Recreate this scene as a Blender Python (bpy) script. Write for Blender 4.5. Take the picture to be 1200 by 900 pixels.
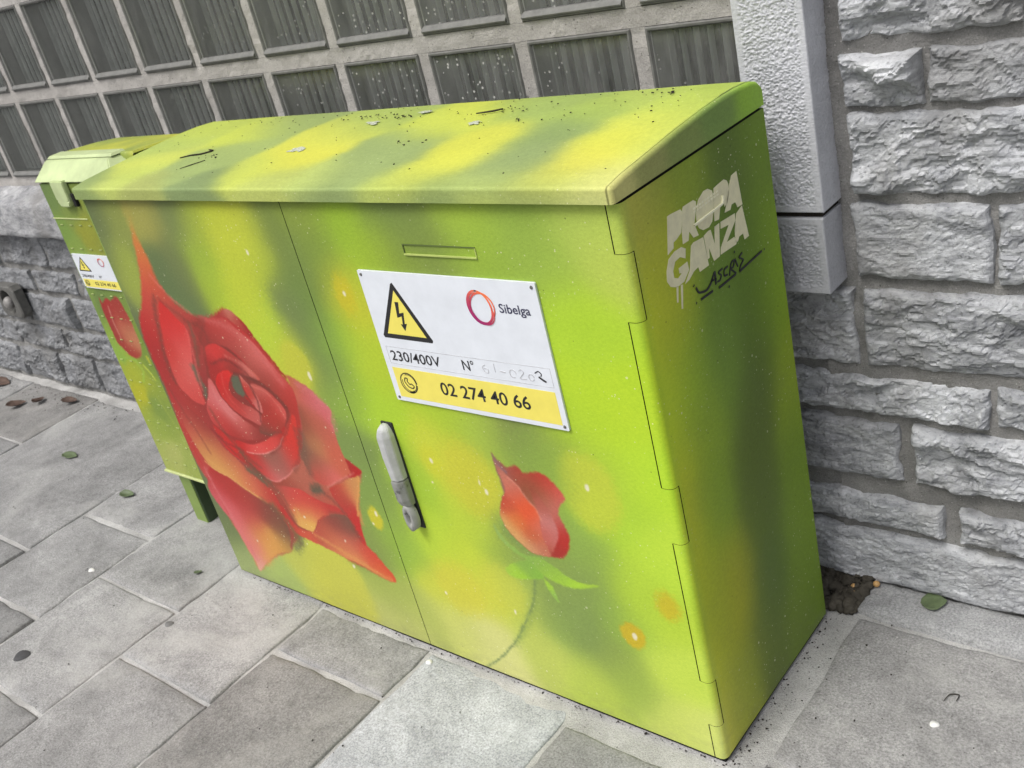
import bpy, bmesh, math, random
import numpy as np
from mathutils import Matrix, Vector
from mathutils.geometry import tessellate_polygon

for _o in list(bpy.data.objects):
    bpy.data.objects.remove(_o, do_unlink=True)
scene = bpy.context.scene
COL = scene.collection
R = math.radians

# ------------------------------------------------------------------ camera
cam_d = bpy.data.cameras.new('camera')
cam_d.sensor_width = 36.0
cam_d.lens = 36.244
cam_d.clip_start = 0.02
cam_d.clip_end = 2000.0
cam_d.dof.use_dof = True
cam_d.dof.focus_distance = 1.35
cam_d.dof.aperture_fstop = 15.0
cam = bpy.data.objects.new('camera', cam_d)
COL.objects.link(cam)
_r = ((0.75974, 0.60887, -0.22819), (0.11939, -0.47560, -0.87152), (-0.63917, 0.63489, -0.43402))
cam.matrix_world = Matrix(((_r[0][0], -_r[1][0], -_r[2][0], 0.71026),
                           (_r[0][1], -_r[1][1], -_r[2][1], -0.95325),
                           (_r[0][2], -_r[1][2], -_r[2][2], 1.30819),
                           (0, 0, 0, 1)))
scene.camera = cam

# ------------------------------------------------------------------ overcast daylight
SUN_EL, SUN_AZ = 59.0, 194.0       # azimuth clockwise from +Y: light comes from the street, to the left of the camera
world = bpy.data.worlds.new('World')
scene.world = world
world.use_nodes = True
wn = world.node_tree
wn.nodes.clear()
sky = wn.nodes.new('ShaderNodeTexSky')
sky.sky_type = 'NISHITA'
sky.sun_disc = False
sky.sun_elevation = R(SUN_EL)
sky.sun_rotation = R(SUN_AZ)
sky.air_density = 1.0
sky.dust_density = 6.0
sky.ozone_density = 1.0
hs = wn.nodes.new('ShaderNodeHueSaturation')
hs.inputs['Saturation'].default_value = 0.42
bg = wn.nodes.new('ShaderNodeBackground')
bg.inputs['Strength'].default_value = 0.125
wo = wn.nodes.new('ShaderNodeOutputWorld')
wn.links.new(sky.outputs[0], hs.inputs['Color'])
wn.links.new(hs.outputs[0], bg.inputs[0])
wn.links.new(bg.outputs[0], wo.inputs[0])
sun_d = bpy.data.lights.new('sun', 'SUN')
sun_d.energy = 1.5
sun_d.angle = R(24)
sun_d.color = (1.0, 0.99, 0.975)
sun = bpy.data.objects.new('sun', sun_d)
COL.objects.link(sun)
_sd = Vector((math.sin(R(SUN_AZ)) * math.cos(R(SUN_EL)), math.cos(R(SUN_AZ)) * math.cos(R(SUN_EL)), math.sin(R(SUN_EL))))
sun.rotation_euler = _sd.to_track_quat('Z', 'Y').to_euler()
scene.view_settings.view_transform = 'Standard'
scene.view_settings.look = 'None'
scene.view_settings.gamma = 1.0
scene.view_settings.use_curve_mapping = False
scene.view_settings.exposure = 0.27

# ------------------------------------------------------------------ helpers
rng = np.random.default_rng(7)
random.seed(11)

def lin(c):
    c = np.asarray(c, float) / 255.0
    return np.where(c <= 0.04045, c / 12.92, ((c + 0.055) / 1.055) ** 2.4)

def _hash(i, j, k, seed):
    n = (i.astype(np.int64) * 374761393 + j.astype(np.int64) * 668265263 + k.astype(np.int64) * 2147483647 + seed * 974634777) & 0xffffffff
    n = ((n ^ (n >> 13)) * 1274126177) & 0xffffffff
    n = ((n ^ (n >> 16)) * 2246822519) & 0xffffffff
    return ((n ^ (n >> 15)) & 0xffffff) / float(0xffffff)

def vnoise(x, y, z=0.0, seed=0):
    x, y, z = np.broadcast_arrays(np.asarray(x, float), np.asarray(y, float), np.asarray(z, float))
    xi, yi, zi = np.floor(x), np.floor(y), np.floor(z)
    fx, fy, fz = x - xi, y - yi, z - zi
    fx = fx * fx * fx * (fx * (fx * 6 - 15) + 10); fy = fy * fy * fy * (fy * (fy * 6 - 15) + 10); fz = fz * fz * (3 - 2 * fz)
    r = 0
    for a in (0, 1):
        for b in (0, 1):
            for c in (0, 1):
                w = (fx if a else 1 - fx) * (fy if b else 1 - fy) * (fz if c else 1 - fz)
                r = r + w * _hash(xi + a, yi + b, zi + c, seed)
    return r * 2 - 1

def fbm(x, y, z=0.0, octv=4, seed=0, gain=0.5):
    r, a, f = 0, 1.0, 1.0
    for o in range(octv):
        r = r + a * vnoise(x * f + 13.7 * o, y * f - 7.3 * o, np.asarray(z) * f, seed + o)
        a *= gain; f *= 2.03
    return r

def mesh_arr(name, V, Q, mat=None, parent=None, smooth=True, col=None, mats=None, midx=None):
    V = np.asarray(V, float); Q = np.asarray(Q, int)
    me = bpy.data.meshes.new(name)
    n, m = len(V), len(Q); k = Q.shape[1]
    me.vertices.add(n); me.vertices.foreach_set('co', V.ravel())
    me.loops.add(m * k); me.loops.foreach_set('vertex_index', Q.ravel())
    me.polygons.add(m)
    me.polygons.foreach_set('loop_start', np.arange(0, m * k, k))
    me.polygons.foreach_set('loop_total', np.full(m, k))
    me.update(calc_edges=True)
    me.polygons.foreach_set('use_smooth', np.full(m, bool(smooth)))
    for mt in (mats or ([mat] if mat else [])):
        me.materials.append(mt)
    if midx is not None:
        me.polygons.foreach_set('material_index', midx)
    if col is not None:
        at = me.color_attributes.new('paint', 'FLOAT_COLOR', 'POINT')
        c4 = np.ones((n, 4)); c4[:, :3] = col
        at.data.foreach_set('color', c4.ravel())
    me.validate()
    return link(name, me, parent)

def link(name, me, parent=None):
    o = bpy.data.objects.new(name, me)
    COL.objects.link(o)
    if parent is not None:
        o.parent = parent
    return o

def compact(V, Q, col=None):
    u, inv = np.unique(np.asarray(Q).ravel(), return_inverse=True)
    return np.asarray(V)[u], inv.reshape(np.asarray(Q).shape), (None if col is None else np.asarray(col)[u])

def grid_quads(nu, nv, flip=False):
    i, j = np.meshgrid(np.arange(nu - 1), np.arange(nv - 1), indexing='ij')
    a = (i * nv + j).ravel()
    q = np.stack([a, a + nv, a + nv + 1, a + 1], 1)
    return q[:, ::-1] if flip else q

def bm_obj(name, bm, mat, parent=None, smooth=False):
    me = bpy.data.meshes.new(name)
    bmesh.ops.recalc_face_normals(bm, faces=bm.faces)
    bm.to_mesh(me); bm.free()
    for p in me.polygons: p.use_smooth = smooth
    if mat is not None: me.materials.append(mat)
    return link(name, me, parent)

def add_box(bm, x0, x1, y0, y1, z0, z1, bev=0.0, seg=2):
    vs = [bm.verts.new((x, y, z)) for x in (x0, x1) for y in (y0, y1) for z in (z0, z1)]
    fs = [(0, 1, 3, 2), (4, 6, 7, 5), (0, 4, 5, 1), (2, 3, 7, 6), (0, 2, 6, 4), (1, 5, 7, 3)]
    faces = [bm.faces.new([vs[i] for i in f]) for f in fs]
    if bev > 0:
        es = list({e for f in faces for e in f.edges})
        bmesh.ops.bevel(bm, geom=es, offset=bev, segments=seg, affect='EDGES', profile=0.5)

def box(name, x0, x1, y0, y1, z0, z1, mat, parent=None, bev=0.0, smooth=False):
    bm = bmesh.new(); add_box(bm, x0, x1, y0, y1, z0, z1, bev)
    return bm_obj(name, bm, mat, parent, smooth)

def add_prism(bm, pts, to3, d0, d1):
    """closed outline pts (2D) extruded between depths d0 and d1; to3(u, v, d) -> world"""
    a = [bm.verts.new(to3(u, v, d0)) for u, v in pts]
    b = [bm.verts.new(to3(u, v, d1)) for u, v in pts]
    n = len(pts)
    if n <= 4:
        bm.faces.new(a); bm.faces.new(b[::-1])
    else:
        for t in tessellate_polygon([[Vector((u, v, 0)) for u, v in pts]]):
            bm.faces.new([a[i] for i in t]); bm.faces.new([b[i] for i in t[::-1]])
    for i in range(n):
        bm.faces.new((a[i], b[i], b[(i + 1) % n], a[(i + 1) % n]))

def prism(name, pts, to3, d0, d1, mat, parent=None):
    bm = bmesh.new(); add_prism(bm, pts, to3, d0, d1)
    bmesh.ops.triangulate(bm, faces=[f for f in bm.faces if len(f.verts) > 4])
    return bm_obj(name, bm, mat, parent)

def ribbon(name, strokes, to3, d0, d1, mat, parent=None, closed=False):
    """pen strokes: list of (points, width)"""
    bm = bmesh.new()
    for pts, w in strokes:
        p = catmull(np.asarray(pts, float), 5, closed)
        t = np.gradient(p, axis=0) if not closed else np.roll(p, -1, 0) - np.roll(p, 1, 0)
        t /= np.linalg.norm(t, axis=1)[:, None] + 1e-9
        nrm = np.stack([-t[:, 1], t[:, 0]], 1)
        wv = np.full(len(p), w * 0.5)
        a, b = p + nrm * wv[:, None], p - nrm * wv[:, None]
        if not closed:
            a = np.vstack([a]); b = np.vstack([b])
        va = [[bm.verts.new(to3(u, v, d)) for u, v in s] for s in (a, b) for d in (d0, d1)]
        n = len(p)
        for i in range(n if closed else n - 1):
            j = (i + 1) % n
            bm.faces.new((va[1][i], va[1][j], va[3][j], va[3][i]))
            bm.faces.new((va[0][i], va[1][i], va[1][j], va[0][j]))
            bm.faces.new((va[2][i], va[2][j], va[3][j], va[3][i]))
    return bm_obj(name, bm, mat, parent)

def catmull(p, n=6, closed=True):
    p = np.asarray(p, float)
    if not closed:
        p = np.vstack([2 * p[0] - p[1], p, 2 * p[-1] - p[-2]])
        idx = range(1, len(p) - 2)
    else:
        idx = range(len(p))
    out = []
    L = len(p)
    for i in idx:
        p0, p1, p2, p3 = p[(i - 1) % L], p[i], p[(i + 1) % L], p[(i + 2) % L]
        for k in range(n):
            t = k / n
            # tension keeps sharp tips fairly sharp
            m1, m2 = (p2 - p0) * 0.36, (p3 - p1) * 0.36
            out.append((2 * t**3 - 3 * t**2 + 1) * p1 + (t**3 - 2 * t**2 + t) * m1 + (-2 * t**3 + 3 * t**2) * p2 + (t**3 - t**2) * m2)
    if not closed:
        out.append(p[-2])
    return np.array(out)

def empty(name, loc):
    o = bpy.data.objects.new(name, None)
    o.location = loc; o.empty_display_size = 0.1
    COL.objects.link(o)
    bpy.context.view_layer.update()
    return o

def tag(o, label=None, cat=None, group=None, kind=None):
    if label: o['label'] = label
    if cat: o['category'] = cat
    if group: o['group'] = group
    if kind: o['kind'] = kind
    return o

def adopt(root):
    """children were modelled in world coordinates: keep them in place under an Empty that is not at the origin"""
    inv = Matrix.Translation(-Vector(root.location))
    for c in root.children:
        c.matrix_parent_inverse = inv

# ------------------------------------------------------------------ materials
class NT:
    def __init__(s, name):
        s.m = bpy.data.materials.new(name); s.m.use_nodes = True
        s.t = s.m.node_tree; s.t.nodes.clear()
        s.out = s.n('OutputMaterial'); s.b = s.n('BsdfPrincipled')
        s.t.links.new(s.b.outputs[0], s.out.inputs[0])
        s.tc = s.n('TexCoord').outputs['Object']
    def n(s, k): return s.t.nodes.new('ShaderNode' + k)
    def set(s, sock, v):
        if isinstance(v, bpy.types.NodeSocket): s.t.links.new(v, sock)
        else:
            if isinstance(v, (tuple, list)) and len(v) == 3 and sock.type == 'RGBA': v = (*v, 1)
            sock.default_value = v
    def inp(s, **kw):
        for k, v in kw.items(): s.set(s.b.inputs[k.replace('_', ' ')], v)
        return s
    def noise(s, scale, detail=4, rough=0.55, vec=None, dist=0.0):
        n = s.n('TexNoise'); s.set(n.inputs['Vector'], vec or s.tc)
        n.inputs['Scale'].default_value = scale; n.inputs['Detail'].default_value = detail
        n.inputs['Roughness'].default_value = rough; n.inputs['Distortion'].default_value = dist
        return n.outputs['Fac']
    def vor(s, scale, vec=None, feat='F1', out='Distance'):
        n = s.n('TexVoronoi'); n.feature = feat; s.set(n.inputs['Vector'], vec or s.tc)
        n.inputs['Scale'].default_value = scale
        return n.outputs[out]
    def mapv(s, scale=(1, 1, 1), rot=(0, 0, 0), vec=None):
        n = s.n('Mapping'); s.set(n.inputs['Vector'], vec or s.tc)
        n.inputs['Scale'].default_value = scale; n.inputs['Rotation'].default_value = rot
        return n.outputs[0]
    def ramp(s, f, stops):
        n = s.n('ValToRGB'); s.set(n.inputs[0], f); e = n.color_ramp.elements
        while len(e) < len(stops): e.new(0.5)
        for el, (p, c) in zip(e, stops):
            el.position = p; el.color = (c, c, c, 1) if isinstance(c, (int, float)) else (*c, 1)
        return n.outputs[0]
    def mix(s, f, a, b, mode='MIX'):
        n = s.n('Mix'); n.data_type = 'RGBA'; n.blend_type = mode
        s.set(n.inputs[0], f); s.set(n.inputs[6], a); s.set(n.inputs[7], b)
        return n.outputs[2]
    def math(s, op, a, b=0.0):
        n = s.n('Math'); n.operation = op; s.set(n.inputs[0], a); s.set(n.inputs[1], b)
        return n.outputs[0]
    def bump(s, h, strength=0.3, dist=0.002, normal=None):
        n = s.n('Bump'); n.inputs['Strength'].default_value = strength; n.inputs['Distance'].default_value = dist
        s.set(n.inputs['Height'], h)
        if normal: s.set(n.inputs['Normal'], normal)
        return n.outputs[0]
    def objcol(s): return s.n('ObjectInfo').outputs['Color']
    def attr(s, name='paint'):
        n = s.n('Attribute'); n.attribute_name = name; return n.outputs['Color']

def speck(t, scale, keep, size, vec=None):
    """sparse round specks: 1 inside"""
    n = t.n('TexVoronoi'); t.set(n.inputs['Vector'], vec or t.tc); n.inputs['Scale'].default_value = scale
    d = n.outputs['Distance']
    sep = t.n('SeparateColor'); t.t.links.new(n.outputs['Color'], sep.inputs[0])
    pick = t.math('GREATER_THAN', sep.outputs[0], keep)
    rad = t.math('MULTIPLY', sep.outputs[1], size)
    return t.math('MULTIPLY', pick, t.math('LESS_THAN', d, rad))

def mat_paint():
    t = NT('sprayed_cabinet_paint')
    c = t.attr()
    mott = t.noise(9, 5, 0.6)
    c = t.mix(0.02, c, (0.25, 0.25, 0.22))
    c = t.mix(0.30, c, t.ramp(mott, [(0.3, 0.40), (0.7, 0.56)]), 'OVERLAY')
    grain = t.noise(620, 3, 0.7)
    c = t.mix(0.16, c, t.ramp(grain, [(0.3, 0.15), (0.7, 0.85)]), 'OVERLAY')
    c = t.mix(0.22, c, t.ramp(t.noise(150, 4, 0.7, t.mapv((1, 1, 1.6), (0, 0.5, 0))), [(0.34, 0.32), (0.66, 0.68)]), 'OVERLAY')
    region = t.ramp(t.noise(5.5, 2), [(0.42, 0.0), (0.62, 1.0)])
    sp = t.math('MAXIMUM', speck(t, 170, 0.66, 0.20), speck(t, 75, 0.94, 0.17))
    c = t.mix(t.math('MULTIPLY', t.math('MULTIPLY', sp, region), 0.62), c, (0.80, 0.80, 0.55))
    dk = speck(t, 95, 0.97, 0.12)
    c = t.mix(t.math('MULTIPLY', dk, 0.55), c, (0.04, 0.045, 0.02))
    # scuffs and dust
    sc = t.ramp(t.noise(30, 6, 0.75, t.mapv((1, 1, 3.0))), [(0.66, 0.0), (0.74, 1.0)])
    c = t.mix(t.math('MULTIPLY', sc, 0.16), c, (0.55, 0.56, 0.45))
    orange_peel = t.math('ADD', t.math('MULTIPLY', t.noise(330, 3, 0.6), 0.6), t.math('MULTIPLY', t.noise(40, 3), 0.6))
    t.inp(Base_Color=c, Roughness=t.ramp(mott, [(0.2, 0.42), (0.8, 0.6)]), Normal=t.bump(orange_peel, 0.16, 0.0016))
    t.b.inputs['Specular IOR Level'].default_value = 0.18
    return t.m

def mat_stone():
    t = NT('blue_limestone')
    n1 = t.noise(11, 5, 0.65, dist=0.6)
    st = t.noise(18, 5, 0.7, t.mapv((1.0, 1.0, 3.2), (0, 0.45, 0)), 0.8)
    c = t.ramp(n1, [(0.30, (0.20, 0.205, 0.215)), (0.5, (0.42, 0.425, 0.44)), (0.70, (0.64, 0.645, 0.66))])
    c = t.mix(0.55, c, t.ramp(st, [(0.32, (0.14, 0.145, 0.155)), (0.5, (0.44, 0.445, 0.455)), (0.66, (0.76, 0.765, 0.77))]))
    pits = t.ramp(t.noise(170, 5, 0.7), [(0.32, 0.35), (0.46, 1.0)])
    c = t.mix(0.75, c, pits, 'MULTIPLY')
    c = t.mix(t.math('MULTIPLY', speck(t, 42, 0.9, 0.2), 0.35), c, (0.7, 0.7, 0.68))
    stain = t.ramp(t.noise(4.5, 4, 0.6, t.mapv((1, 1, 0.6))), [(0.50, 0.0), (0.68, 0.55)])
    c = t.mix(stain, c, (0.235, 0.225, 0.205))
    c = t.mix(1.0, c, t.objcol(), 'MULTIPLY')
    h = t.math('ADD', t.math('MULTIPLY', t.noise(75, 5, 0.75, t.mapv((1, 1, 2.0), (0, 0.4, 0)), 0.7), 1.0), t.math('MULTIPLY', t.noise(260, 6, 0.7), 0.35))
    t.inp(Base_Color=c, Roughness=0.85, Normal=t.bump(h, 0.7, 0.005))
    t.b.inputs['Specular IOR Level'].default_value = 0.25
    return t.m

def mat_dressed():
    t = NT('bush_hammered_limestone')
    n1 = t.noise(7, 6, 0.6)
    c = t.ramp(n1, [(0.3, (0.45, 0.458, 0.475)), (0.7, (0.59, 0.598, 0.62))])
    c = t.mix(0.6, c, t.ramp(t.noise(240, 4, 0.6), [(0.3, 0.7), (0.5, 1.0)]), 'MULTIPLY')
    c = t.mix(t.math('MULTIPLY', speck(t, 30, 0.88, 0.12), 0.8), c, (0.03, 0.03, 0.03))
    c = t.mix(1.0, c, t.objcol(), 'MULTIPLY')
    t.inp(Base_Color=c, Roughness=0.88, Normal=t.bump(t.noise(420, 5, 0.7), 0.6, 0.002))
    t.b.inputs['Specular IOR Level'].default_value = 0.08
    return t.m

def mat_mortar(name, c0, c1, c2, bump=0.5):
    t = NT(name)
    n1 = t.noise(6, 6, 0.62)
    c = t.ramp(n1, [(0.3, c0), (0.52, c1), (0.72, c2)])
    c = t.mix(0.7, c, t.ramp(t.noise(420, 4, 0.75), [(0.3, 0.45), (0.6, 1.0)]), 'MULTIPLY')
    c = t.mix(t.math('MULTIPLY', speck(t, 160, 0.75, 0.24), 0.65), c, (0.05, 0.05, 0.045))
    c = t.mix(t.math('MULTIPLY', speck(t, 210, 0.70, 0.26), 0.5), c, (0.62, 0.61, 0.58))
    h = t.math('ADD', t.noise(300, 5, 0.7), t.math('MULTIPLY', t.noise(45, 5, 0.6), 1.3))
    t.inp(Base_Color=c, Roughness=0.92, Normal=t.bump(h, bump, 0.004))
    t.b.inputs['Specular IOR Level'].default_value = 0.15
    return t.m

def mat_slab():
    t = NT('worn_bluestone_slab')
    g = t.n('NewGeometry').outputs['Position']
    n1 = t.noise(5.5, 5, 0.66, g, 0.5)
    c = t.ramp(n1, [(0.28, (0.27, 0.27, 0.268)), (0.5, (0.37, 0.37, 0.367)), (0.72, (0.48, 0.48, 0.476))])
    c = t.mix(0.40, c, t.ramp(t.noise(30, 5, 0.75, g, 0.4), [(0.28, 0.50), (0.5, 0.98), (0.75, 1.4)]), 'MULTIPLY')
    c = t.mix(0.75, c, t.ramp(t.noise(260, 4, 0.75, g), [(0.30, 0.30), (0.5, 0.95), (0.7, 1.5)]), 'MULTIPLY')
    # lime and mortar wash
    w = t.ramp(t.noise(3.1, 7, 0.7, t.mapv((1, 1, 1), (0, 0, 0.6), g), 0.8), [(0.50, 0.0), (0.68, 0.55)])
    c = t.mix(w, c, (0.55, 0.55, 0.53))
    c = t.mix(t.math('MULTIPLY', speck(t, 85, 0.86, 0.15, g), 0.7), c, (0.68, 0.68, 0.65))
    c = t.mix(t.math('MULTIPLY', speck(t, 60, 0.92, 0.13, g), 0.8), c, (0.04, 0.04, 0.035))
    c = t.mix(1.0, c, t.objcol(), 'MULTIPLY')
    h = t.math('ADD', t.math('MULTIPLY', t.noise(36, 5, 0.7, g, 0.4), 1.2), t.math('MULTIPLY', t.noise(300, 5, 0.7, g), 0.4))
    t.inp(Base_Color=c, Roughness=0.8, Normal=t.bump(h, 0.8, 0.004))
    t.b.inputs['Specular IOR Level'].default_value = 0.25
    return t.m

def mat_flat(name, col, rough=0.5, metal=0.0, var=0.15, scale=40, bump=0.0, spec=0.4):
    t = NT(name)
    n = t.noise(scale, 5, 0.65)
    c = t.mix(1.0, (*col,), t.ramp(n, [(0.25, 1 - var), (0.75, 1 + var)]), 'MULTIPLY')
    t.inp(Base_Color=c, Roughness=rough, Metallic=metal)
    t.b.inputs['Specular IOR Level'].default_value = spec
    if bump: t.inp(Normal=t.bump(t.noise(scale * 4, 5, 0.7), bump, 0.002))
    return t.m

def mat_metal_worn():
    t = NT('worn_zinc_handle')
    n = t.noise(60, 5, 0.6)
    c = t.ramp(n, [(0.34, (0.14, 0.14, 0.135)), (0.44, (0.36, 0.365, 0.36)), (0.7, (0.43, 0.435, 0.43))])
    c = t.mix(1.0, c, t.objcol(), 'MULTIPLY')
    t.inp(Base_Color=c, Roughness=0.5, Metallic=0.15, Normal=t.bump(t.noise(160, 6, 0.7), 0.12, 0.0015))
    return t.m

def mat_pane():
    t = NT('dusty_glass')
    g = t.n('NewGeometry').outputs['Position']
    tr = t.n('BsdfTransparent'); tr.inputs[0].default_value = (0.80, 0.84, 0.81, 1)
    gl = t.n('BsdfGlossy'); gl.inputs['Roughness'].default_value = 0.08; gl.inputs[0].default_value = (0.9, 0.9, 0.9, 1)
    fr = t.n('Fresnel'); fr.inputs[0].default_value = 1.5
    bp = t.bump(t.noise(14, 2, 0.5, g), 0.12, 0.01)
    t.t.links.new(bp, gl.inputs['Normal']); t.t.links.new(bp, fr.inputs['Normal'])
    m1 = t.n('MixShader'); t.set(m1.inputs[0], fr.outputs[0])
    t.t.links.new(tr.outputs[0], m1.inputs[1]); t.t.links.new(gl.outputs[0], m1.inputs[2])
    df = t.n('BsdfDiffuse')
    sepp = t.n('SeparateXYZ'); t.t.links.new(g, sepp.inputs[0])
    film = t.ramp(t.noise(26, 6, 0.7, t.mapv((1, 1, 0.25), (0, 0, 0), g)), [(0.3, 0.14), (0.7, 0.42)])
    sp = t.math('MAXIMUM', speck(t, 120, 0.40, 0.30, g), speck(t, 48, 0.88, 0.22, g))
    spots = t.math('MULTIPLY', sp, t.ramp(t.noise(5, 3, 0.5, g), [(0.30, 0.25), (0.6, 0.95)]))
    # splash-back dirt: the blocks behind the near cabinet are speckled more heavily
    near = t.n('MapRange'); t.t.links.new(sepp.outputs[0], near.inputs[0])
    near.inputs[1].default_value = -1.9; near.inputs[2].default_value = -0.6; near.inputs[3].default_value = 0.35; near.inputs[4].default_value = 1.0
    spots = t.math('MULTIPLY', spots, near.outputs[0])
    film2 = t.math('MULTIPLY', film, t.math('ADD', near.outputs[0], 0.15))
    t.set(df.inputs[0], t.mix(spots, (0.30, 0.303, 0.29), (0.66, 0.66, 0.62)))
    m2 = t.n('MixShader'); t.set(m2.inputs[0], t.math('MAXIMUM', film2, t.math('MULTIPLY', spots, 0.85)))
    t.t.links.new(m1.outputs[0], m2.inputs[1]); t.t.links.new(df.outputs[0], m2.inputs[2])
    t.t.links.new(m2.outputs[0], t.out.inputs[0])
    return t.m

M = dict(
    paint=mat_paint(), stone=mat_stone(), dressed=mat_dressed(), slab=mat_slab(), pane=mat_pane(), metal=mat_metal_worn(),
    wall_mortar=mat_mortar('grey_wall_mortar', (0.20, 0.197, 0.188), (0.31, 0.306, 0.294), (0.42, 0.415, 0.40), 0.9),
    window_mortar=mat_mortar('pebbly_window_mortar', (0.36, 0.342, 0.322), (0.47, 0.45, 0.425), (0.56, 0.535, 0.51)),
    pave_mortar=mat_mortar('pale_paving_mortar', (0.34, 0.335, 0.325), (0.55, 0.545, 0.53), (0.74, 0.735, 0.72), 0.9),
    road=mat_flat('grey_road', (0.10, 0.10, 0.10), 0.9, var=0.3, scale=8, bump=0.5),
    glass_body=mat_flat('grey_green_block_glass', (0.64, 0.64, 0.60), 0.35, var=0.2, scale=12, spec=0.5),
    glass_rib=mat_flat('light_streak_rib_glass', (0.78, 0.785, 0.76), 0.22, var=0.25, scale=20, spec=0.6),
    glass_valley=mat_flat('dark_streak_rib_glass', (0.035, 0.037, 0.035), 0.25, var=0.25, scale=20, spec=0.6),  # dark refraction streaks put into the colour of the rib valleys
    glass_rim=mat_flat('dusty_glass_rim', (0.16, 0.16, 0.15), 0.5, var=0.3, scale=60, bump=0.3),
    black=mat_flat('black_interior', (0.006, 0.006, 0.006), 0.9, var=0.0),
    ink=mat_flat('black_print', (0.02, 0.02, 0.022), 0.5, var=0.2),
    ink_navy=mat_flat('navy_print', (0.045, 0.045, 0.09), 0.5, var=0.1),
    ink_faint=mat_flat('faded_print', (0.50, 0.51, 0.53), 0.6, var=0.3),
    white=mat_flat('white_sign_plate', (0.70, 0.735, 0.785), 0.38, var=0.06, scale=25),
    yellow=mat_flat('yellow_print', (0.80, 0.70, 0.13), 0.42, var=0.05),
    stencil=mat_flat('beige_stencil_paint', (0.78, 0.75, 0.50), 0.6, var=0.12, scale=60),
    tag_ink=mat_flat('black_marker', (0.008, 0.008, 0.012), 0.4, var=0.1),
    soil=mat_flat('dark_soil', (0.075, 0.068, 0.055), 0.95, var=0.5, scale=60, bump=0.8, spec=0.1),
    leaf=mat_flat('green_leaf', (0.10, 0.135, 0.065), 0.5, var=0.35, scale=60, bump=0.2),
    dead=mat_flat('dead_leaf_brown', (0.095, 0.062, 0.048), 0.8, var=0.5, scale=50, bump=0.3),
    berry=mat_flat('orange_berry', (0.55, 0.33, 0.13), 0.45, var=0.2, scale=120),
    twig=mat_flat('dark_crumbs', (0.035, 0.03, 0.025), 0.9, var=0.5, scale=200, spec=0.1),
    gum=mat_flat('dark_chewing_gum', (0.06, 0.06, 0.062), 0.8, var=0.2, scale=120, bump=0.3),
    gum_pale=mat_flat('pale_chewing_gum', (0.72, 0.72, 0.69), 0.7, var=0.1),
    iron=mat_flat('painted_iron', (0.12, 0.118, 0.11), 0.7, metal=0.1, var=0.35, scale=60, bump=0.5),
    dropping=mat_flat('chalky_bird_dropping', (0.46, 0.49, 0.38), 0.9, var=0.5, scale=260, bump=0.5),
)
_t = NT('logo_gradient'); _t.inp(Base_Color=_t.attr(), Roughness=0.45); M['logo'] = _t.m

# ------------------------------------------------------------------ mural data (millimetres on the painted faces, 8-bit colours)
FRONT_BG = [(-1275,914,96,110,74),(-1198,906,135,145,74),(-1082,916,160,156,81),(-985,909,112,126,79),(-912,894,165,180,64),(-838,880,190,200,64),(-770,835,172,192,62),(-693,869,108,126,68),(-632,900,130,148,67),(-1305,812,110,124,78),(-1230,778,152,165,72),(-1112,767,92,110,74),(-1071,715,95,114,74),(-1022,790,106,118,76),(-938,811,150,176,64),(-932,778,165,190,54),(-870,748,188,205,57),(-819,701,175,205,62),(-777,866,195,200,64),(-724,743,112,129,79),(-659,825,115,133,72),(-766,638,195,200,62),(-674,682,105,128,78),(-667,599,110,128,78),(-665,477,120,143,78),(-667,365,125,152,78),(-723,233,130,150,78),(-699,114,165,180,88),(-897,74,198,198,81),(-947,115,200,200,78),(-1011,131,188,194,88),(-1140,59,165,185,104),(-1228,45,150,165,109),(-1259,135,108,122,83),(-1268,205,100,112,79),(-701,49,190,195,114),(-1327,695,100,114,78),(-1318,615,98,106,74),(-621,922,140,162,62),(-517,902,150,185,52),(-367,905,122,143,72),(-415,918,115,138,72),(-266,907,165,195,67),(-174,909,145,175,72),(-62,912,175,200,93),(-44,878,188,206,87),(-574,777,195,198,52),(-463,849,160,190,52),(-607,843,120,148,62),(-660,779,105,133,67),(-638,686,150,190,62),(-647,568,160,200,62),(-585,561,175,210,52),(-562,662,182,205,52),(-334,854,124,145,68),(-251,858,150,182,64),(-411,837,130,152,62),(-129,863,152,182,72),(-98,767,178,215,54),(-116,634,186,220,47),(-43,646,186,220,47),(-271,557,116,129,79),(-216,545,132,150,74),(-328,539,165,190,68),(-346,567,160,185,78),(-393,591,176,205,52),(-450,483,198,208,62),(-400,460,200,205,62),(-552,318,185,215,62),(-481,281,196,214,62),(-129,518,175,205,62),(-197,526,160,195,64),(-163,599,178,212,54),(-112,462,176,215,57),(-38,537,186,225,52),(-36,406,192,226,64),(-91,277,186,215,62),(-365,322,140,167,74),(-379,380,190,208,64),(-417,353,190,212,62),(-464,210,206,210,72),(-559,180,200,206,72),(-360,223,192,206,85),(-335,360,118,139,83),(-287,220,122,145,81),(-225,186,112,135,81),(-268,189,150,178,79),(-181,298,128,154,79),(-222,268,122,145,81),(-204,375,140,171,76),(-154,238,150,184,70),(-113,320,180,214,60),(-250,294,140,164,76),(-333,119,190,202,95),(-464,80,214,214,137),(-546,92,206,210,116),(-636,92,180,190,98),(-233,80,184,204,83),(-157,111,160,186,79),(-181,157,140,160,76),(-71,55,208,222,106),(-19,41,218,228,126),(-66,166,202,226,85),(-643,255,150,185,67),(-553,427,165,200,60),(-646,332,135,162,72)]
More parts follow.
